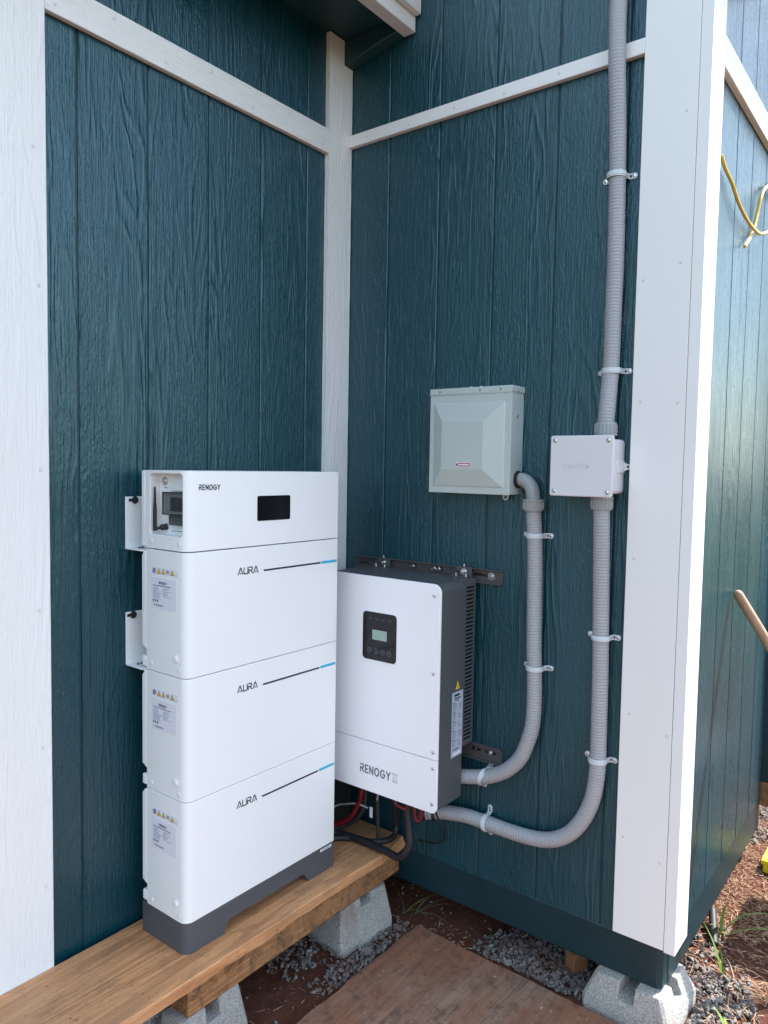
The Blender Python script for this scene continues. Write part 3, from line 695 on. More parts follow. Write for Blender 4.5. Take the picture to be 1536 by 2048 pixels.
# mounting rails, hooks, bolts
def rail(y0, y1, z0, z1):
    mb = MB(); mb.box(-.0040, -.0012, y0, y1, z0, z1); mb.box(-.0170, -.0041, y0, y1, z1-.003, z1); mb.box(-.0170, -.0041, y0, y1, z0, z0+.003)
    return obj('mounting_rail', mb, 'rail', inv, bevel=.0008)
def slot(r, y, z, L=.03):
    mb = MB(); mb.prism([V((-.0046, -u, v)) for u, v in rrect(-y-L/2, -y+L/2, z-.0045, z+.0045, .0044, 4)], (0, 0, 0), (.0005, 0, 0)); obj('slot', mb, 'black', r, smooth=0)
def bolt(r, p, rad=.0075, ln=.008, washer=0, ax=-X, m='steel'):
    mb = MB(); pr = [(0, rad), (ln*.6, rad), (ln*.62, rad*.55), (ln, rad*.5)]
    if washer: pr = [(0, washer), (.002, washer), (.002, washer*.6)]+[(.002+a, b) for a, b in pr]
    mb.lathe(V(p), ax, pr, 12); obj('bolt', mb, m, r)
r1 = rail(-.655, -.065, .7165, .7615); r2 = rail(-.670, -.105, .1510, .2010)
slot(r1, -.570, .742, .036); slot(r1, -.608, .741, .040); bolt(r1, (-.0045, -.617, .7405), .006, .006, .0135); slot(r1, -.10, .738, .036)
slot(r2, -.577, .181, .034); slot(r2, -.628, .1805, .040); bolt(r2, (-.0045, -.628, .1805), .006, .006, .0095); bolt(r2, (-.0045, -.575, .181), .0045, .004)
for y in (-.3, -.385, -.403, -.487): bolt(r1, (-.0045, y-.028, .7475), .0065, .030)
for y in (-.213, -.534):
    mb = MB(); mb.box(-.0345, -.0315, y-.027, y+.027, .7165, .766); mb.prism([V((-.0345, y+.027, .7165)), V((-.0345, y+.027, .758)), V((-.062, y+.027, .7350))], (0, 0, 0), (0, .0025, 0)); mb.box(-.062, -.0346, y-.027, y+.027, .7346, .7372)
    hk = obj('hook_plate', mb, 'rail', inv, bevel=.0008)
    bolt(hk, (-.0345, y, .7500), .0075, .014, .0115)
    bolt(hk, (-.034, y, .7661), .0038, .009, ax=Z)
    for d in (-.0185, .0185): bolt(hk, (-.052, y+d, .7372), .0045, .010, ax=Z)

# ================================================================ DISCONNECT ENCLOSURE
DX, D0, D1, DZ0, DZ1 = -.0822, -.4255, -.7113, .999, 1.3213
dis = thing('electrical_enclosure', 'grey-green metal disconnect box with raised square door panel above the inverter', 'electrical box', (0, -.57, DZ0))
mb = MB(); mb.box(DX+.006, -.0015, D1+.001, D0-.001, DZ0+.001, DZ1-.018); obj('body', mb, 'enc', dis, bevel=.002)
mb = MB(); a, b = -D0, -D1
DB = (V((DX, 0, 0)), -Y, Z, -X)
def ring(rects):
    k = len(rects); vs = []; fs = []
    for u0, u1, v0, v1, h in rects: vs += [DB[0]+DB[1]*u+DB[2]*v+DB[3]*h for u, v in ((u0, v0), (u1, v0), (u1, v1), (u0, v1))]
    for j in range(k-1):
        for i in range(4): fs.append((4*j+i, 4*j+(i+1) % 4, 4*j+4+(i+1) % 4, 4*j+4+i))
    fs += [(3, 2, 1, 0), tuple(range(4*k-4, 4*k))]; mb.add(vs, fs)
ring([(a, b, DZ0, DZ1-.019, -.0055), (a, b, DZ0, DZ1-.019, 0), (a+.017, b-.021, DZ0+.021, DZ1-.046, .0001), (a+.0185, b-.0225, DZ0+.0225, DZ1-.0475, .003), (a+.057, b-.083, DZ0+.074, DZ1-.103, .019)])
obj('door', mb, 'enc', dis, smooth=0, bevel=.002, seg=2)
mb = MB(); mb.box(DX-.0020, -.0010, D1-.0015, D0+.0010, DZ1-.0185, DZ1); mb.box(DX-.0020, DX+.001, D1-.0015, D0+.001, DZ1-.0215, DZ1-.0183); obj('rain_cap', mb, 'enc', dis, bevel=.0015)
for u in (.462, .515+.09, .655+.02): 
    mb = MB(); mb.lathe(V((DX-.002, -u, DZ1-.010)), -X, [(0, .0026), (.0008, .0026), (.001, .001)], 10); obj('screw', mb, 'darksteel', dis)
for y, z in ((D1, 1.234), (D1, 1.305)):
    mb = MB(); mb.lathe(V((-.045, y+.0008, z)), -Y, [(0, .0048), (.003, .0044), (.004, .002)], 12); obj('screw', mb, 'steel', dis)
mb = MB(); lb = (V((DX-.0191, 0, 0)), -Y, Z, -X)
mb.slab(lb, .5360, .5860, 1.0795, 1.0940, .0001, .0006, 0); mb.slab(lb, .5445, .5855, 1.0815, 1.0920, .0006, .0009, 1); mb.slab(lb, .547, .583, 1.0845, 1.0890, .0009, .0011, 0); mb.slab(lb, .5375, .5425, 1.083, 1.0905, .0006, .0009, 2)
obj('sticker', mb, ['label', 'red', 'ink'], dis, smooth=0)
mb = MB(); B0 = (V((-.014, 0, 0)), -Y, Z, -X); mb.poly(B0, [(.630+.034+.010*cos(R(t)), .990+.010*sin(R(t))) for t in range(180, 361, 20)]+[(.674, .9990), (.654, .9990)], 0, .002); o = obj('mounting_lug', mb, 'enc', dis); mb = MB(); mb.lathe(V((-.0161, -.664, .990)), -X, [(0, .0042), (.0005, .0042)], 12); obj('hole', mb, 'black', o)
for y in (-.53, -.567): 
    mb = MB(); mb.lathe(V((-.012, y, DZ1+.0005)), Z, [(0, .006), (.009, .006), (.011, .003)], 10); obj('bolt', mb, 'steel', dis)

# ================================================================ JUNCTION BOX
jb = thing('junction_box', 'square grey plastic junction box with four corner screws beside white corner board', 'junction box', (0, -.94, 1.0045))
JB = (V((-.1035, 0, 0)), -Y, Z, -X)
mb = MB(); mb.prism([V((-.1030, -u, v)) for u, v in rrect(.8615, 1.0215, 1.0125, 1.1625, .012)], (0, 0, 0), (.1015, 0, 0)); mb.box(-.060, -.0022, -1.0245, -.8585, 1.070, 1.104); obj('body', mb, 'pvc', jb, smooth=40, bevel=.002)
mb = MB(); mb.poly(JB, rrect(.8515, 1.0305, 1.0045, 1.1705, .006), 0, .0075); cv = obj('cover', mb, 'pvc', jb, smooth=40, bevel=.0025)
for u, v in ((.865, 1.157), (1.017, 1.157), (.865, 1.018), (1.017, 1.018)):
    mb = MB(); mb.lathe(V((-.1110, -u, v)), -X, [(0, .0062), (.0015, .0058), (.0025, .003)], 14); obj('screw', mb, 'steel', cv)
mb = MB(); lettering(mb, (JB[0]-X*.0075, JB[1], JB[2], JB[3]), 'CaNTEX', .893, 1.080, .0125, .0024, .0003, 0, .26); obj('lettering', mb, 'pvcl', cv, smooth=0)
mb = MB(); mb.poly((V((-.008, 0, 0)), -Y, Z, -X), [(1.0246, 1.075), (1.034, 1.080)]+[(1.034+.009*cos(R(t)), 1.0875+.0085*sin(R(t))) for t in range(-60, 61, 20)]+[(1.034, 1.095), (1.0246, 1.100)], 0, .004); lg = obj('mounting_lug', mb, 'pvc', jb); mb = MB(); mb.lathe(V((-.0121, -1.0360, 1.0875)), -X, [(0, .0035), (.0005, .0035)], 12); obj('hole', mb, 'black', lg)

# ================================================================ CONDUITS
CR = .0232
def ribbed(name, pts, label, parent_loc, smooth_ranges=()):
    path = resample(spline(pts, 10), .0022); n = len(path); rr = []
    for i in range(n):
        ph = (i % 4)/4.; rr.append(CR-.0015*(1 if ph == 0 else .45 if ph in (.25, .75) else 0))
    # drop the last few so the ends stay clean
    t = thing(name, label, 'conduit', parent_loc, 'ribbed conduits on the right wall')
    mb = MB(); mb.tube(path, rr, 18); obj('hose', mb, 'conduit', t, smooth=50); return t
def nut(t, c, ax, r=.031, h=.032, m='pvcf'):
    mb = MB(); ax = V(ax); c = V(c); prof = [(0, r*.86), (0, r*1.07), (.004, r*1.09), (.0055, r*1.0), (h-.004, r), (h, r*.94), (h, r*.78)]
    mb.lathe(c, ax, prof, 28); o = obj('connector', mb, m, t, smooth=40)
    mb = MB(); f = ax.orthogonal().normalized(); g_ = ax.cross(f)
    for k in range(20):
        a = 2*pi*k/20; d = f*cos(a)+g_*sin(a); p = c+d*(r*1.005)+ax*.007; mb.cyl(p, p+ax*(h-.013), .0016, 6)
    obj('ridge', mb, m, o, smooth=40)
ca = ribbed('flexible_conduit', [(-.032, -.7655, .975), (-.031, -.766, .953), (-.028, -.7729, .838), (-.028, -.776, .689), (-.028, -.7788, .551), (-.028, -.783, .473), (-.028, -.785, .395), (-.028, -.7821, .315), (-.028, -.7684, .2595), (-.0285, -.7446, .201), (-.0295, -.7018, .1531), (-.032, -.6528, .1230), (-.038, -.6067, .1085), (-.055, -.55, .100), (-.075, -.52, .098)], 'ribbed grey conduit from the grey-green box curving into the inverter side', (0, -.77, .5))
mb = MB(); el = spline([(-.0325, -.7105, 1.0455), (-.0325, -.730, 1.0445), (-.0325, -.7475, 1.0350), (-.0325, -.760, 1.0165), (-.0325, -.7645, .994), (-.0325, -.7655, .978)], 8); mb.tube(el, .0205, 22); obj('elbow', mb, 'pvcf', ca, smooth=50)
mb = MB(); mb.lathe((-.0325, -.7115, 1.0455), -Y, [(0, .0262), (.004, .0262), (.0055, .024), (.009, .0235)], 24); obj('locknut', mb, 'black', ca)
nut(ca, (-.0325, -.7655, .988), (0, 0, -1), .0298, .034)
cb_ = ribbed('flexible_conduit', [(-.050, -.980, .985), (-.050, -.980, .965), (-.046, -.981, .905), (-.036, -.9800, .80), (-.029, -.9811, .658), (-.028, -.9846, .510), (-.028, -.9859, .361), (-.028, -.9864, .249), (-.028, -.9827, .190), (-.028, -.9714, .130), (-.028, -.9479, .073), (-.028, -.9136, .0233), (-.028, -.8703, -.0104), (-.028, -.8203, -.029), (-.028, -.761, -.0358), (-.028, -.6979, -.0371), (-.0285, -.6342, -.0350), (-.032, -.5690, -.033), (-.040, -.506, -.038), (-.055, -.455, -.045), (-.068, -.43, -.050)], 'ribbed grey conduit looping from the junction box down under the inverter', (0, -.97, .3))
nut(cb_, (-.050, -.980, 1.003), (0, 0, -1), .0290, .035)
mb = MB(); mb.tube([(-.064, -.438, -.0485), (-.085, -.405, -.054)], .0215, 18); mb.lathe((-.0535, -.4585, -.0445), V((-.4, .9, -.1)), [(0, .026), (.010, .026)], 20); obj('bushing', mb, 'pipe', cb_, smooth=40)
cc = ribbed('flexible_conduit', [(-.050, -.9845, 1.190), (-.050, -.984, 1.2105), (-.047, -.985, 1.25), (-.038, -.985, 1.31), (-.030, -.9855, 1.3734), (-.028, -.9854, 1.5216), (-.028, -.9866, 1.6395), (-.028, -.9843, 1.8155), (-.033, -.982, 1.99), (-.0445, -.9783, 2.1544), (-.0455, -.9773, 2.2087), (-.0440, -.9755, 2.268), (-.038, -.974, 2.345), (-.03, -.974, 2.55), (-.03, -.974, 2.90)], 'straight ribbed grey conduit rising from the junction box to the eave', (0, -.98, 1.8))
nut(cc, (-.050, -.9845, 1.172), (0, 0, 1), .0290, .036)

def strap(c, d, label, x=-.028, flip=0):
    """two-hole strap over a conduit; d = conduit direction in the wall plane (dy, dz)"""
    t = thing('conduit_strap', label, 'strap', (0, c[0], c[1]), 'two-hole straps on the conduits')
    dv = V((0, d[0], d[1])).normalized(); p = V((0, dv.z, -dv.y))
    c0 = V((0, c[0], c[1])); r = CR+.0006
    def pro(off):
        pts = [(-r-.0165, .0012+off), (-r-.004, .0012+off)]
        pts += [(-(r+off*1)*cos(a), -x+(r+off)*sin(a)) for a in [R(-38+k*256/18) for k in range(19)]] if False else [((r+off)*cos(R(180+28-k*(236)/16)), -x+(r+off)*sin(R(180+28-k*236/16))) for k in range(17)]
        pts += [(r+.004, .0012+off), (r+.0165, .0012+off)]
        return pts
    inn = pro(0); out = pro(.0022); hw = .0075
    mb = MB(); n = len(inn)
    for (wa, wb, ex) in ((-hw, hw, 0), (-hw*.45, hw*.45, .0011)):
        vs = []
        for (ui, hi), (uo, ho) in zip(inn, out):
            cen = V((uo, ho+x, 0)); sc_ = 1+ex/CR if abs(uo) < r+.003 else 1
            for w_ in (wa, wb): vs.append(c0+p*ui+V((-hi, 0, 0))+dv*w_)
            for w_ in (wa, wb): vs.append(c0+p*(uo*sc_)+V((-(((ho+x)*sc_)-x), 0, 0))+dv*w_)
        fs = []
        for i in range(n-1):
            a = 4*i; b = a+4; fs += [(a, b, b+1, a+1), (a+2, a+3, b+3, b+2), (a, a+2, b+2, b), (a+1, b+1, b+3, a+3)]
        fs += [(0, 1, 3, 2), (4*n-4, 4*n-2, 4*n-1, 4*n-3)]; mb.add(vs, fs)
    for s_ in (-1, 1): mb.lathe(c0+p*s_*(r+.0165)-X*.0012, -X, [(0, .0080), (.0024, .0080)], 16)
    obj('band', mb, 'strap', t, smooth=40)
    for s_ in (-1, 1):
        mb = MB(); mb.lathe(c0+p*s_*(r+.0160)-X*.0035, -X, [(0, .0052), (.0015, .0048), (.0024, .002)], 12); obj('screw', mb, 'steel', t)
strap((-.982, 1.873), (0, 1), 'topmost strap on the tall conduit, just below the right batten', x=-.0295)
strap((-.9870, 1.349), (.02, 1), 'strap on the tall conduit just above the junction box', x=-.031)
strap((-.7715, .881), (0, 1), 'upper strap on the conduit below the grey-green box')
strap((-.7838, .486), (0, 1), 'strap at mid-height on the conduit beside the inverter')
strap((-.622, .1115), (1, .32), 'strap where the conduit enters the inverter side', x=-.036)
strap((-.9826, .609), (0, 1), 'upper strap on the long conduit below the junction box', x=-.0285)
strap((-.9858, .258), (0, 1), 'lower strap on the long conduit, above its bend')
strap((-.634, -.0352), (1, -.06), 'lowest strap, on the long conduit under the inverter', x=-.0285)

# ================================================================ CABLES
def cable(name, pts, r, m, label, n=12, group='cables below the inverter', rib=0):
    path = resample(spline(pts, 8), .006); rr = [r*(1+(rib if i % 2 else 0)) for i in range(len(path))]
    mb = MB(); mb.tube(path, rr, n); o = obj(name, mb, m, smooth=60); tag(o, label, 'cable', group); return o
cable('cable', [(-.17, -.4250, .060), (-.17, -.4297, -.008), (-.17, -.4369, -.067), (-.172, -.4417, -.106), (-.178, -.430, -.142), (-.176, -.401, -.166), (-.166, -.345, -.1690), (-.158, -.262, -.172), (-.160, -.188, -.174), (-.175, -.130, -.1745), (-.24, -.09, -.1745), (-.34, -.05, -.1745)], .0125, 'cable', 'thick black cable hanging in a loop over the bench end', 14, rib=-.04)
cable('cable', [(-.10, -.30, .06), (-.085, -.312, -.03), (-.055, -.302, -.110), (-.040, -.292, -.150), (-.060, -.2965, -.176), (-.10, -.292, -.1770), (-.135, -.262, -.177), (-.150, -.215, -.177), (-.19, -.155, -.177), (-.28, -.10, -.177), (-.34, -.08, -.177)], .0100, 'cable', 'thinner black cable curling on the bench top', 12, rib=-.04)
cable('cable', [(-.148, -.226, .06), (-.15, -.2255, -.011), (-.15, -.2155, -.050), (-.152, -.188, -.101), (-.16, -.155, -.132), (-.18, -.118, -.148), (-.25, -.09, -.158), (-.34, -.06, -.165)], .0085, 'redc', 'red cable bending down beside the battery')
cable('cable', [(-.128, -.228, .06), (-.13, -.2268, -.025), (-.132, -.2213, -.073), (-.137, -.1937, -.118), (-.15, -.1520, -.150), (-.19, -.105, -.170), (-.26, -.075, -.178), (-.34, -.05, -.1785)], .0085, 'cable', 'black cable bending down behind the red cable')
cable('wire', [(-.34, -.05, -.11), (-.2, -.095, -.100), (-.15, -.125, -.085), (-.15, -.154, -.0737), (-.15, -.198, -.0589), (-.15, -.231, -.0562), (-.149, -.2523, -.0583)], .0035, 'greyc', 'thin grey wire arching across the red cable')
cable('wire', [(-.14, -.292, .055), (-.14, -.291, .01), (-.14, -.284, -.025)], .0032, 'greyc', 'short grey wire hanging below the inverter')
cable('cable', [(-.198, -.395, .055), (-.2, -.4061, .0203), (-.2, -.4219, .0160), (-.2, -.440, .0135), (-.2, -.452, .024), (-.2, -.458, .055)], .0048, 'redc', 'red wire sagging just below the inverter edge')
cable('cable', [(-.2, -.508, .055), (-.2, -.5025, .0125), (-.2, -.501, -.003), (-.2, -.4925, -.0095), (-.2, -.482, -.004), (-.2, -.476, .055)], .0045, 'redc', 'small red wire loop at the inverter corner')
cable('cable', [(-.19, -.490, .055), (-.19, -.481, .012), (-.19, -.473, .0), (-.188, -.466, .012), (-.186, -.462, .055)], .006, 'cable', 'short black wire loop between the red wires')
cable('cable', [(-.12, -.50, .055), (-.11, -.50, -.02), (-.08, -.51, -.075), (-.05, -.49, -.13), (-.03, -.44, -.165), (-.025, -.37, -.18)], .0035, 'cable', 'thin black wire curving down the right wall')
mb = MB(); mb.tube([(-.12, -.270, .055), (-.12, -.2704, -.028), (-.12, -.2744, -.1175), (-.12, -.2750, -.1875)], [.0075, .0075, .0065, .006], 10); o = obj('cable_gland_stem', mb, 'pipe'); tag(o, 'dark upright rod under the inverter standing on the bench', 'rod')
mb = MB(); mb.box(-.128, -.1255, -.2555, -.2435, -.100, -.064, 0); mb.tube([(-.1265, -.2495, -.0645), (-.126, -.2525, -.03), (-.122, -.262, .02), (-.12, -.268, .055)], .0012, 6, 1); o = obj('cable_tag', mb, ['label', 'cable'], bevel=.0005); tag(o, 'small white tag hanging below the inverter', 'tag')
mb = MB(); mb.box(-.145, -.020, -.075, -.0185, -.187, .090); o = obj('corner_filler', mb, 'pipe', bevel=.004); tag(o, 'black filler box added in the dark corner under the inverter', 'filler box')  # added black box, hides the white board so the corner reads dark
mb = MB(); mb.box(-.20, -.150, -.10, -.052, -.062, .046); mb.cyl((-.165, -.075, -.0625), (-.165, -.075, -.085), .012, 14); o = obj('conduit_fitting', mb, 'invg', bevel=.004); tag(o, 'grey fitting box under the inverter behind the battery', 'fitting')

# yellow cable on the sunlit wall
yc = spline([(.20, W-.006, 1.955), (.2298, W-.010, 1.9281), (.30, W-.014, 1.905), (.368, W-.016, 1.874), (.470, W-.018, 1.852), (.590, W-.020, 1.846), (.675, W-.022, 1.858), (.800, W-.024, 1.905), (.835, W-.026, 1.965), (.86, W-.022, 2.06), (.93, W-.012, 2.11)], 10)
yc2 = spline([(.4720, W-.016, 1.7700), (.530, W-.012, 1.800), (.604, W-.009, 1.8500), (.648, W-.010, 1.916), (.668, W-.014, 1.970), (.716, W-.016, 2.015), (.800, W-.016, 2.048), (.93, W-.014, 2.05)], 10)
for nm, p, lb in (('cable', yc, 'yellow cable sagging from behind the white corner board on the sunlit wall'), ('cable', yc2, 'yellow cable with a loose cut end on the sunlit wall')):
    mb = MB(); mb.tube(resample(p, .008), .0052, 12); o = obj(nm, mb, 'ycab', smooth=60); tag(o, lb, 'cable', 'yellow cable on the sunlit wall')

# ================================================================ LEANING TOOL
tip = V((.580, W-.014, .690)); dirn = (V((.610, -1.2985, .495))-V((.586, -1.184, .685))).normalized()
tool = thing('garden_tool', 'round wooden tool handle leaning against the sunlit blue wall', 'tool', (.7, -1.6, GZ))
TL = 1.38
mb = MB(); mb.tube([tip-dirn*.002, tip+dirn*.004, tip+dirn*.012, tip+dirn*.5, tip+dirn*TL], [.006, .0125, .0155, .0160, .0175], 18); obj('handle', mb, 'handle', tool, smooth=50)
e = tip+dirn*TL; sd = dirn.cross(Z).normalized()
mb = MB(); mb.prism([e-sd*.02, e+dirn*.06-sd*.10, e+dirn*.26-sd*.10, e+dirn*.33, e+dirn*.26+sd*.10, e+dirn*.06+sd*.10, e+sd*.02], (0, 0, 0), sd.cross(dirn)*.003); obj('blade', mb, 'darksteel', tool, smooth=0)

# ================================================================ PLYWOOD, OFFCUTS, CRATE, TOTE
mb = MB(); px0, px1, py0, py1 = PLY; pts = []
def edge(a, b, n):
    out = []
    for i in range(n):
        t = i/n; p = V(a).lerp(V(b), t); out.append(p+V((noise.noise(V((p.x*11, p.y*11, 3))), noise.noise(V((p.x*11, p.y*11, 9))), 0))*.006+V((noise.noise(V((p.x*55, p.y*55, 3))), noise.noise(V((p.x*55, p.y*55, 9))), 0))*.0035)
    return out
pts = edge((px0, py1+.012, -.4585), (px1, py1, -.4585), 70)+edge((px1, py1, -.4585), (px1-.03, py0, -.4585), 70)+edge((px1-.03, py0, -.4585), (px0, py0, -.4585), 10)+edge((px0, py0, -.4585), (px0, py1, -.4585), 10)
mb.prism(pts, (0, 0, 0), (0, 0, .0125)); o = obj('plywood_sheet', mb, 'ply', smooth=0, bevel=.0015); tag(o, 'weathered reddish-brown plywood sheet lying flat on the soil', 'plywood')
mb = MB(); mb.prism([(.045, -.905, -.47), (.085, -.935, -.47), (.10, -.90, -.47), (.062, -.868, -.47)], (0, 0, -.47), (.006, 0, -.395)); o = obj('wood_offcut', mb, 'rust', smooth=0, bevel=.003); tag(o, 'small rusty-brown wood block under the wall beside the notched pier', 'wood block')
mb = MB(); mb.cyl((.470, -1.205, -.452), (.600, -1.165, -.412), .013, 16); o = obj('pipe_offcut', mb, 'pipe', bevel=.002); tag(o, 'short black pipe lying on the soil by the sunlit wall', 'pipe')
mb = MB(); z0, z1 = GZ+.002, GZ+.050; cx0, cx1, cy0, cy1 = 1.070, 1.235, -1.62, -1.2335
mb.box(cx0, cx0+.008, cy0, cy1, z0, z1); mb.box(cx1-.008, cx1, cy0, cy1, z0, z1); mb.box(cx0+.0081, cx1-.0081, cy1-.008, cy1, z0, z1); mb.box(cx0+.0081, cx1-.0081, cy0, cy0+.008, z0, z1); mb.box(cx0+.0081, cx1-.0081, cy0+.0081, cy1-.0081, z0, z0+.006, 1)
ct = thing('crate', 'bright yellow open plastic crate on the sunlit soil at the right edge', 'crate', (1.15, -1.4, GZ)); obj('tray', mb, ['ybox', 'tote'], ct, bevel=.002)
mb = MB(); mb.box(cx0-.006, cx1+.006, cy1+.0001, cy1+.006, z1-.014, z1+.001); mb.box(cx0-.006, cx0-.0001, cy0-.006, cy1, z1-.014, z1+.001); obj('rim', mb, 'ybox', ct, bevel=.001)
tt = thing('shadow_tote', 'black tote added out of view to cast the shadow on the soil at right', 'tote', (.95, -1.55, GZ))  # unseen tote, added only for its shadow on the soil
mb = MB(); a0 = [(.80, -1.66), (1.16, -1.66), (1.16, -1.43), (.80, -1.43)]; cen = V((.98, -1.545, 0)); vs = []
for z, s_ in ((GZ+.001, .90), (-.03, 1.0)):
    vs += [V((cen.x+(x-cen.x)*s_, cen.y+(y-cen.y)*s_, z)) for x, y in a0]
mb.add(vs, [(3, 2, 1, 0), (4, 5, 6, 7)]+[(i, (i+1) % 4, 4+(i+1) % 4, 4+i) for i in range(4)]); obj('tub', mb, 'tote', tt, bevel=.015)
mb = MB(); mb.box(.74, 1.175, -1.675, -1.400, -.0299, .002); obj('lid', mb, 'tote', tt, bevel=.006)

# ================================================================ GRAVEL, LITTER, WEEDS
def inpoly(x, y, P):
    c = False; n = len(P)
    for i in range(n):
        x1, y1 = P[i]; x2, y2 = P[i-1]
        if (y1 > y) != (y2 > y) and x < (x2-x1)*(y-y1)/(y2-y1)+x1: c = not c
    return c
PIERS = [(-.205, -.205, .13), (-.845, -.203, .13), (.066, -1.098, .145)]
def free(x, y, ply=True):
    if ply and PLY[0]-.004 < x < PLY[1]+.008 and PLY[2] < y < PLY[3]+.010: return False
    return all(max(abs(x-a), abs(y-b)) > r*.94 for a, b, r in PIERS)
ICO = None
def stone(mb, p, s_, rr):
    global ICO
    if ICO is None:
        b = bmesh.new(); bmesh.ops.create_icosphere(b, subdivisions=1, radius=1); ICO = ([v.co.copy() for v in b.verts], [tuple(v.index for v in f.verts) for f in b.faces]); b.free()
    vs, fs = ICO; q = Matrix.Rotation(rr.random()*6.3, 3, V((rr.gauss(0, 1), rr.gauss(0, 1), rr.gauss(0, 1))).normalized())
    d = V((s_*(.75+.7*rr.random()), s_*(.6+.5*rr.random()), s_*(.45+.4*rr.random()))); cutn = [V((rr.gauss(0, 1), rr.gauss(0, 1), rr.gauss(0, 1))).normalized() for _ in range(4)]; out = []
    for v in vs:
        u = v*(.86+.28*rr.random())
        for c in cutn:
            t = u.dot(c)
            if t > .55: u = u-c*(t-.55)
        out.append(V(p)+q @ V((u.x*d.x, u.y*d.y, u.z*d.z)))
    mb.add(out, fs)
def gravel(poly, n, smin, smax, fall=None, seed=1, layers=1):
    rr = random.Random(seed); mb = MB(); xs = [p[0] for p in poly]; ys = [p[1] for p in poly]; k = 0; tries = 0
    while k < n and tries < n*30:
        tries += 1; x = rr.uniform(min(xs), max(xs)); y = rr.uniform(min(ys), max(ys))
        if not inpoly(x, y, poly) or not free(x, y): continue
        if fall and rr.random() > fall(x, y): continue
        s_ = rr.uniform(smin, smax); stone(mb, (x, y, gh(x, y)+s_*.35+rr.random()*.006*layers), s_, rr); k += 1
    o = obj('gravel', mb, 'gravel', smooth=0); o['kind'] = 'stuff'; return o
nz = lambda x, y, s_=6, o_=0: noise.noise(V((x*s_, y*s_, o_)))*.5+.5
o = gravel([(-.055, -.60), (.04, -.60), (.30, -.72), (.34, -1.02), (-.02, -1.01), (-.062, -1.02)], 2300, .0035, .0095, lambda x, y: min(1, max(0, (-.56-y)/.16))*(1 if nz(x, y) > .25 else .5), 3, 2); tag(o, 'bluish-grey gravel between the plywood and the right wall', 'gravel')
o = gravel([(-.55, -.13), (-.33, -.05), (-.31, -.32), (-.10, -.345), (-.068, -.32), (-.07, -.40), (-.55, -.39)], 700, .0035, .0095, lambda x, y: 1 if (x > -.33 and y < -.31) else max(0, 1-abs(x+.40)/.14)*(1 if nz(x, y, 12) > .42 else .1), 4, 2); tag(o, 'grey gravel heaped around the pier block under the bench', 'gravel')
o = gravel([(.12, -1.06), (.62, -1.06), (.58, -1.22), (.36, -1.33), (-.10, -1.50), (-.10, -1.225)], 1200, .004, .0115, lambda x, y: (1 if x < .33 else .30)*(1 if nz(x, y, 9, 5) > .38 else .15), 5, 2); tag(o, 'grey gravel on the soil right of the outer corner', 'gravel')
o = gravel([(-.9, .0), (.1, .0), (.3, -.55), (-.04, -.58), (-.04, -.40), (-.9, -.40)], 130, .002, .0065, None, 6); tag(o, 'scattered small stones on the dark soil under the bench', 'gravel')
o = gravel([(1.25, -1.0), (1.9, -1.0), (1.7, -1.25), (1.30, -1.20)], 260, .007, .014, None, 8); tag(o, 'pale gravel beyond the far end of the sunlit wall', 'gravel')
def litter(name, poly, n, l0, l1, wd, m, seed, label, fall=None, ply=True, lift=.0):
    rr = random.Random(seed); mb = MB(); xs = [p[0] for p in poly]; ys = [p[1] for p in poly]; k = 0; tr = 0
    while k < n and tr < n*20:
        tr += 1; x = rr.uniform(min(xs), max(xs)); y = rr.uniform(min(ys), max(ys))
        if not inpoly(x, y, poly) or not free(x, y, ply): continue
        if fall and rr.random() > fall(x, y): continue
        L = rr.uniform(l0, l1); a = rr.random()*6.28; d = V((cos(a), sin(a), rr.gauss(0, .22))); s_ = V((-sin(a), cos(a), rr.gauss(0, .3)))*wd*rr.uniform(.5, 1.3)
        z = (-.4455 if (not ply) else gh(x, y)+.002)+rr.random()*.006*lift
        p = V((x, y, z)); bend = V((rr.gauss(0, .15)*L, rr.gauss(0, .15)*L, L*.12*rr.random()))
        q = [p-d*L/2, p+bend, p+d*L/2]; t_ = V((0, 0, max(.0006, wd*.35)))
        for i in range(2):
            A, B_ = q[i], q[i+1]; w0 = s_*(.7 if i == 0 else 1); w1 = s_*(1 if i == 0 else .4)
            mb.add([A-w0, A+w0, B_+w1, B_-w1, A-w0+t_, A+w0+t_, B_+w1+t_, B_-w1+t_], [(0, 1, 2, 3), (7, 6, 5, 4), (0, 4, 5, 1), (2, 6, 7, 3), (1, 5, 6, 2), (3, 7, 4, 0)])
        k += 1
    o = obj(name, mb, m, smooth=0); o['kind'] = 'stuff'; tag(o, label, 'litter'); return o
litter('straw', [(.55, -1.02), (2.2, -1.02), (2.2, -1.5), (.85, -1.5), (.55, -1.3)], 6500, .008, .030, .0011, 'straw', 11, 'dry straw and shavings scattered over the sunlit soil', None, True, 1.5)
litter('straw', [(.10, -1.08), (.60, -1.08), (.80, -1.35), (.0, -1.5), (.0, -1.22)], 520, .015, .065, .0011, 'straw', 12, 'dry grass litter in the shaded gravel at right', None, True, 2.0)
litter('wood_chips', [(-.06, -.40), (.10, -.40), (.12, -.75), (-.055, -.75)], 60, .005, .020, .0014, 'chip', 13, 'pale wood chips on the soil along the plywood edge', lambda x, y: max(.1, 1-abs(x+.03)/.08))
litter('wood_chips', [(-.9, -.42), (-.07, -.42), (-.10, -1.5), (-.9, -1.5)], 40, .004, .014, .0014, 'chip', 14, 'tiny pale wood chips lying on the plywood', None, False)
litter('wood_chips', [(-.75, -.05), (-.02, -.05), (-.05, -.39), (-.75, -.39)], 60, .008, .034, .0010, 'straw', 15, 'splinters and dry stems on the soil below the bench')

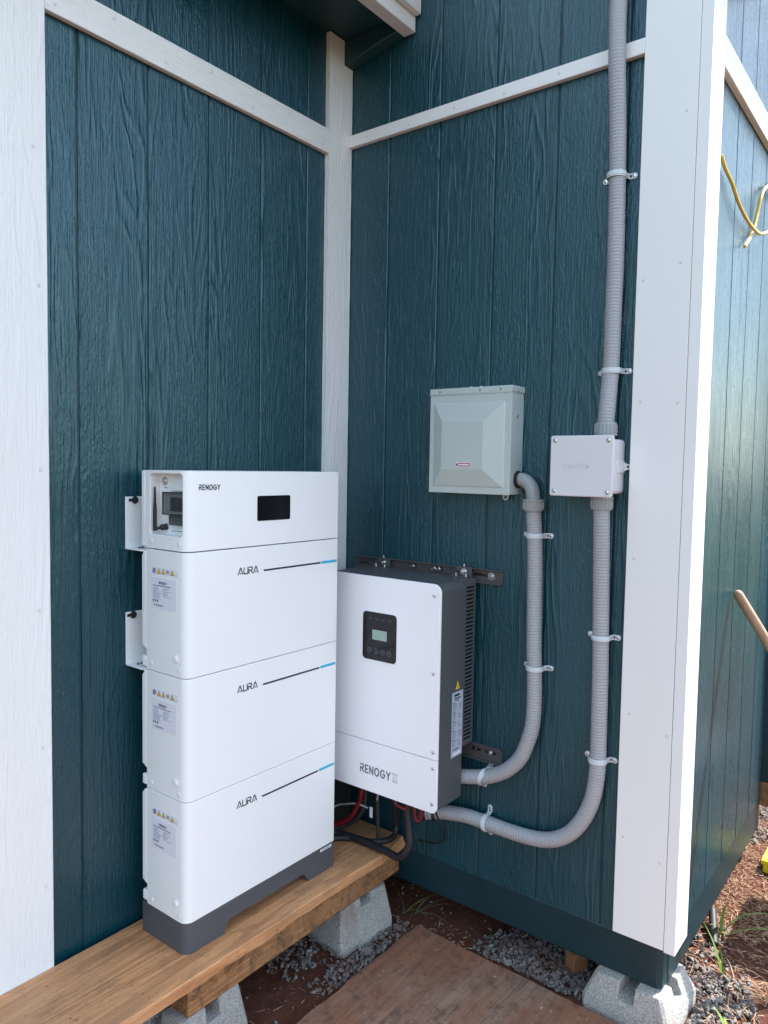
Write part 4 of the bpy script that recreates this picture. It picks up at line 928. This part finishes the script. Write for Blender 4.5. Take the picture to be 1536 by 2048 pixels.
def blade(mb, base, az, L, lean, wd, mi=0, droop=.9, n=8):
    pts = []; p = V(base); e_ = R(lean); d = V((cos(az), sin(az), 0)); s_ = V((-sin(az), cos(az), 0))
    for i in range(n+1):
        pts.append((p.copy(), wd*(.55+.45*sin(pi*min(1, (i/n)*1.3+.1)))*(1-(i/n)**3)+.0003)); a = e_-droop*(i/n)**1.5; p = p+(d*cos(a)+Z*sin(a))*L/n
    vs = []; 
    for q, w_ in pts: vs += [q-s_*w_+Z*w_*.35, q, q+s_*w_+Z*w_*.35]
    fs = []
    for i in range(n): fs += [(3*i, 3*i+1, 3*i+4, 3*i+3), (3*i+1, 3*i+2, 3*i+5, 3*i+4)]
    mb.add(vs, fs, mi)
def weed(loc, specs, label, m='grass', grp='grass plants at the foot of the shed'):
    t = thing('grass_plant', label, 'grass', (loc[0], loc[1], gh(*loc)), grp); b = V((loc[0], loc[1], gh(*loc)-.004))
    for az, L, lean, wd, dr in specs:
        mb = MB(); blade(mb, b+V((rnd.gauss(0, .004), rnd.gauss(0, .004), 0)), R(az), L, lean, wd, 0, dr); obj('leaf', mb, m, t, smooth=80)
    return t
weed((-.018, -.315), [(-60, .11, 55, .0030, .9), (150, .16, 75, .0028, .6), (-35, .16, 35, .0020, .8), (-95, .13, 45, .0026, 1.2)], 'green grass sprouting beside the bench pier block', 'grass')
weed((.00, -.345), [(-70, .19, 40, .0016, 1.1), (-50, .22, 35, .0015, 1.0), (-85, .15, 30, .0016, 1.3), (-20, .12, 50, .0014, 1.4), (200, .08, 40, .0014, 1.2), (-110, .10, 50, .0014, 1.3)], 'dry curling stems on the soil between bench pier and wall', 'drygrass')
weed((.545, -1.205), [(-75, .20, 62, .0060, 1.4), (-150, .20, 82, .0055, .9), (-100, .28, 40, .0055, .9), (160, .10, 60, .005, 1.0)], 'broad-leaved green grass beside the sunlit wall')
weed((.335, -1.265), [(120, .24, 78, .0036, .25), (70, .16, 75, .0050, .6), (20, .10, 55, .0028, 1.6), (140, .17, 82, .0042, .3)], 'tall thin grass stalk in front of the sunlit wall corner')
weed((.095, -1.335), [(80, .075, 65, .0075, .5), (150, .06, 30, .006, 1.2), (190, .055, 40, .006, 1.4), (30, .05, 50, .005, 1.3)], 'bright green grass tuft at the bottom right edge')
weed((.30, -1.31), [(200, .10, 45, .0016, 1.3), (30, .12, 40, .0014, 1.2), (100, .11, 55, .0014, 1.0), (300, .09, 35, .0015, 1.3), (250, .12, 30, .0015, 1.2)], 'tangled dry grass stems in the shaded gravel', 'drygrass')
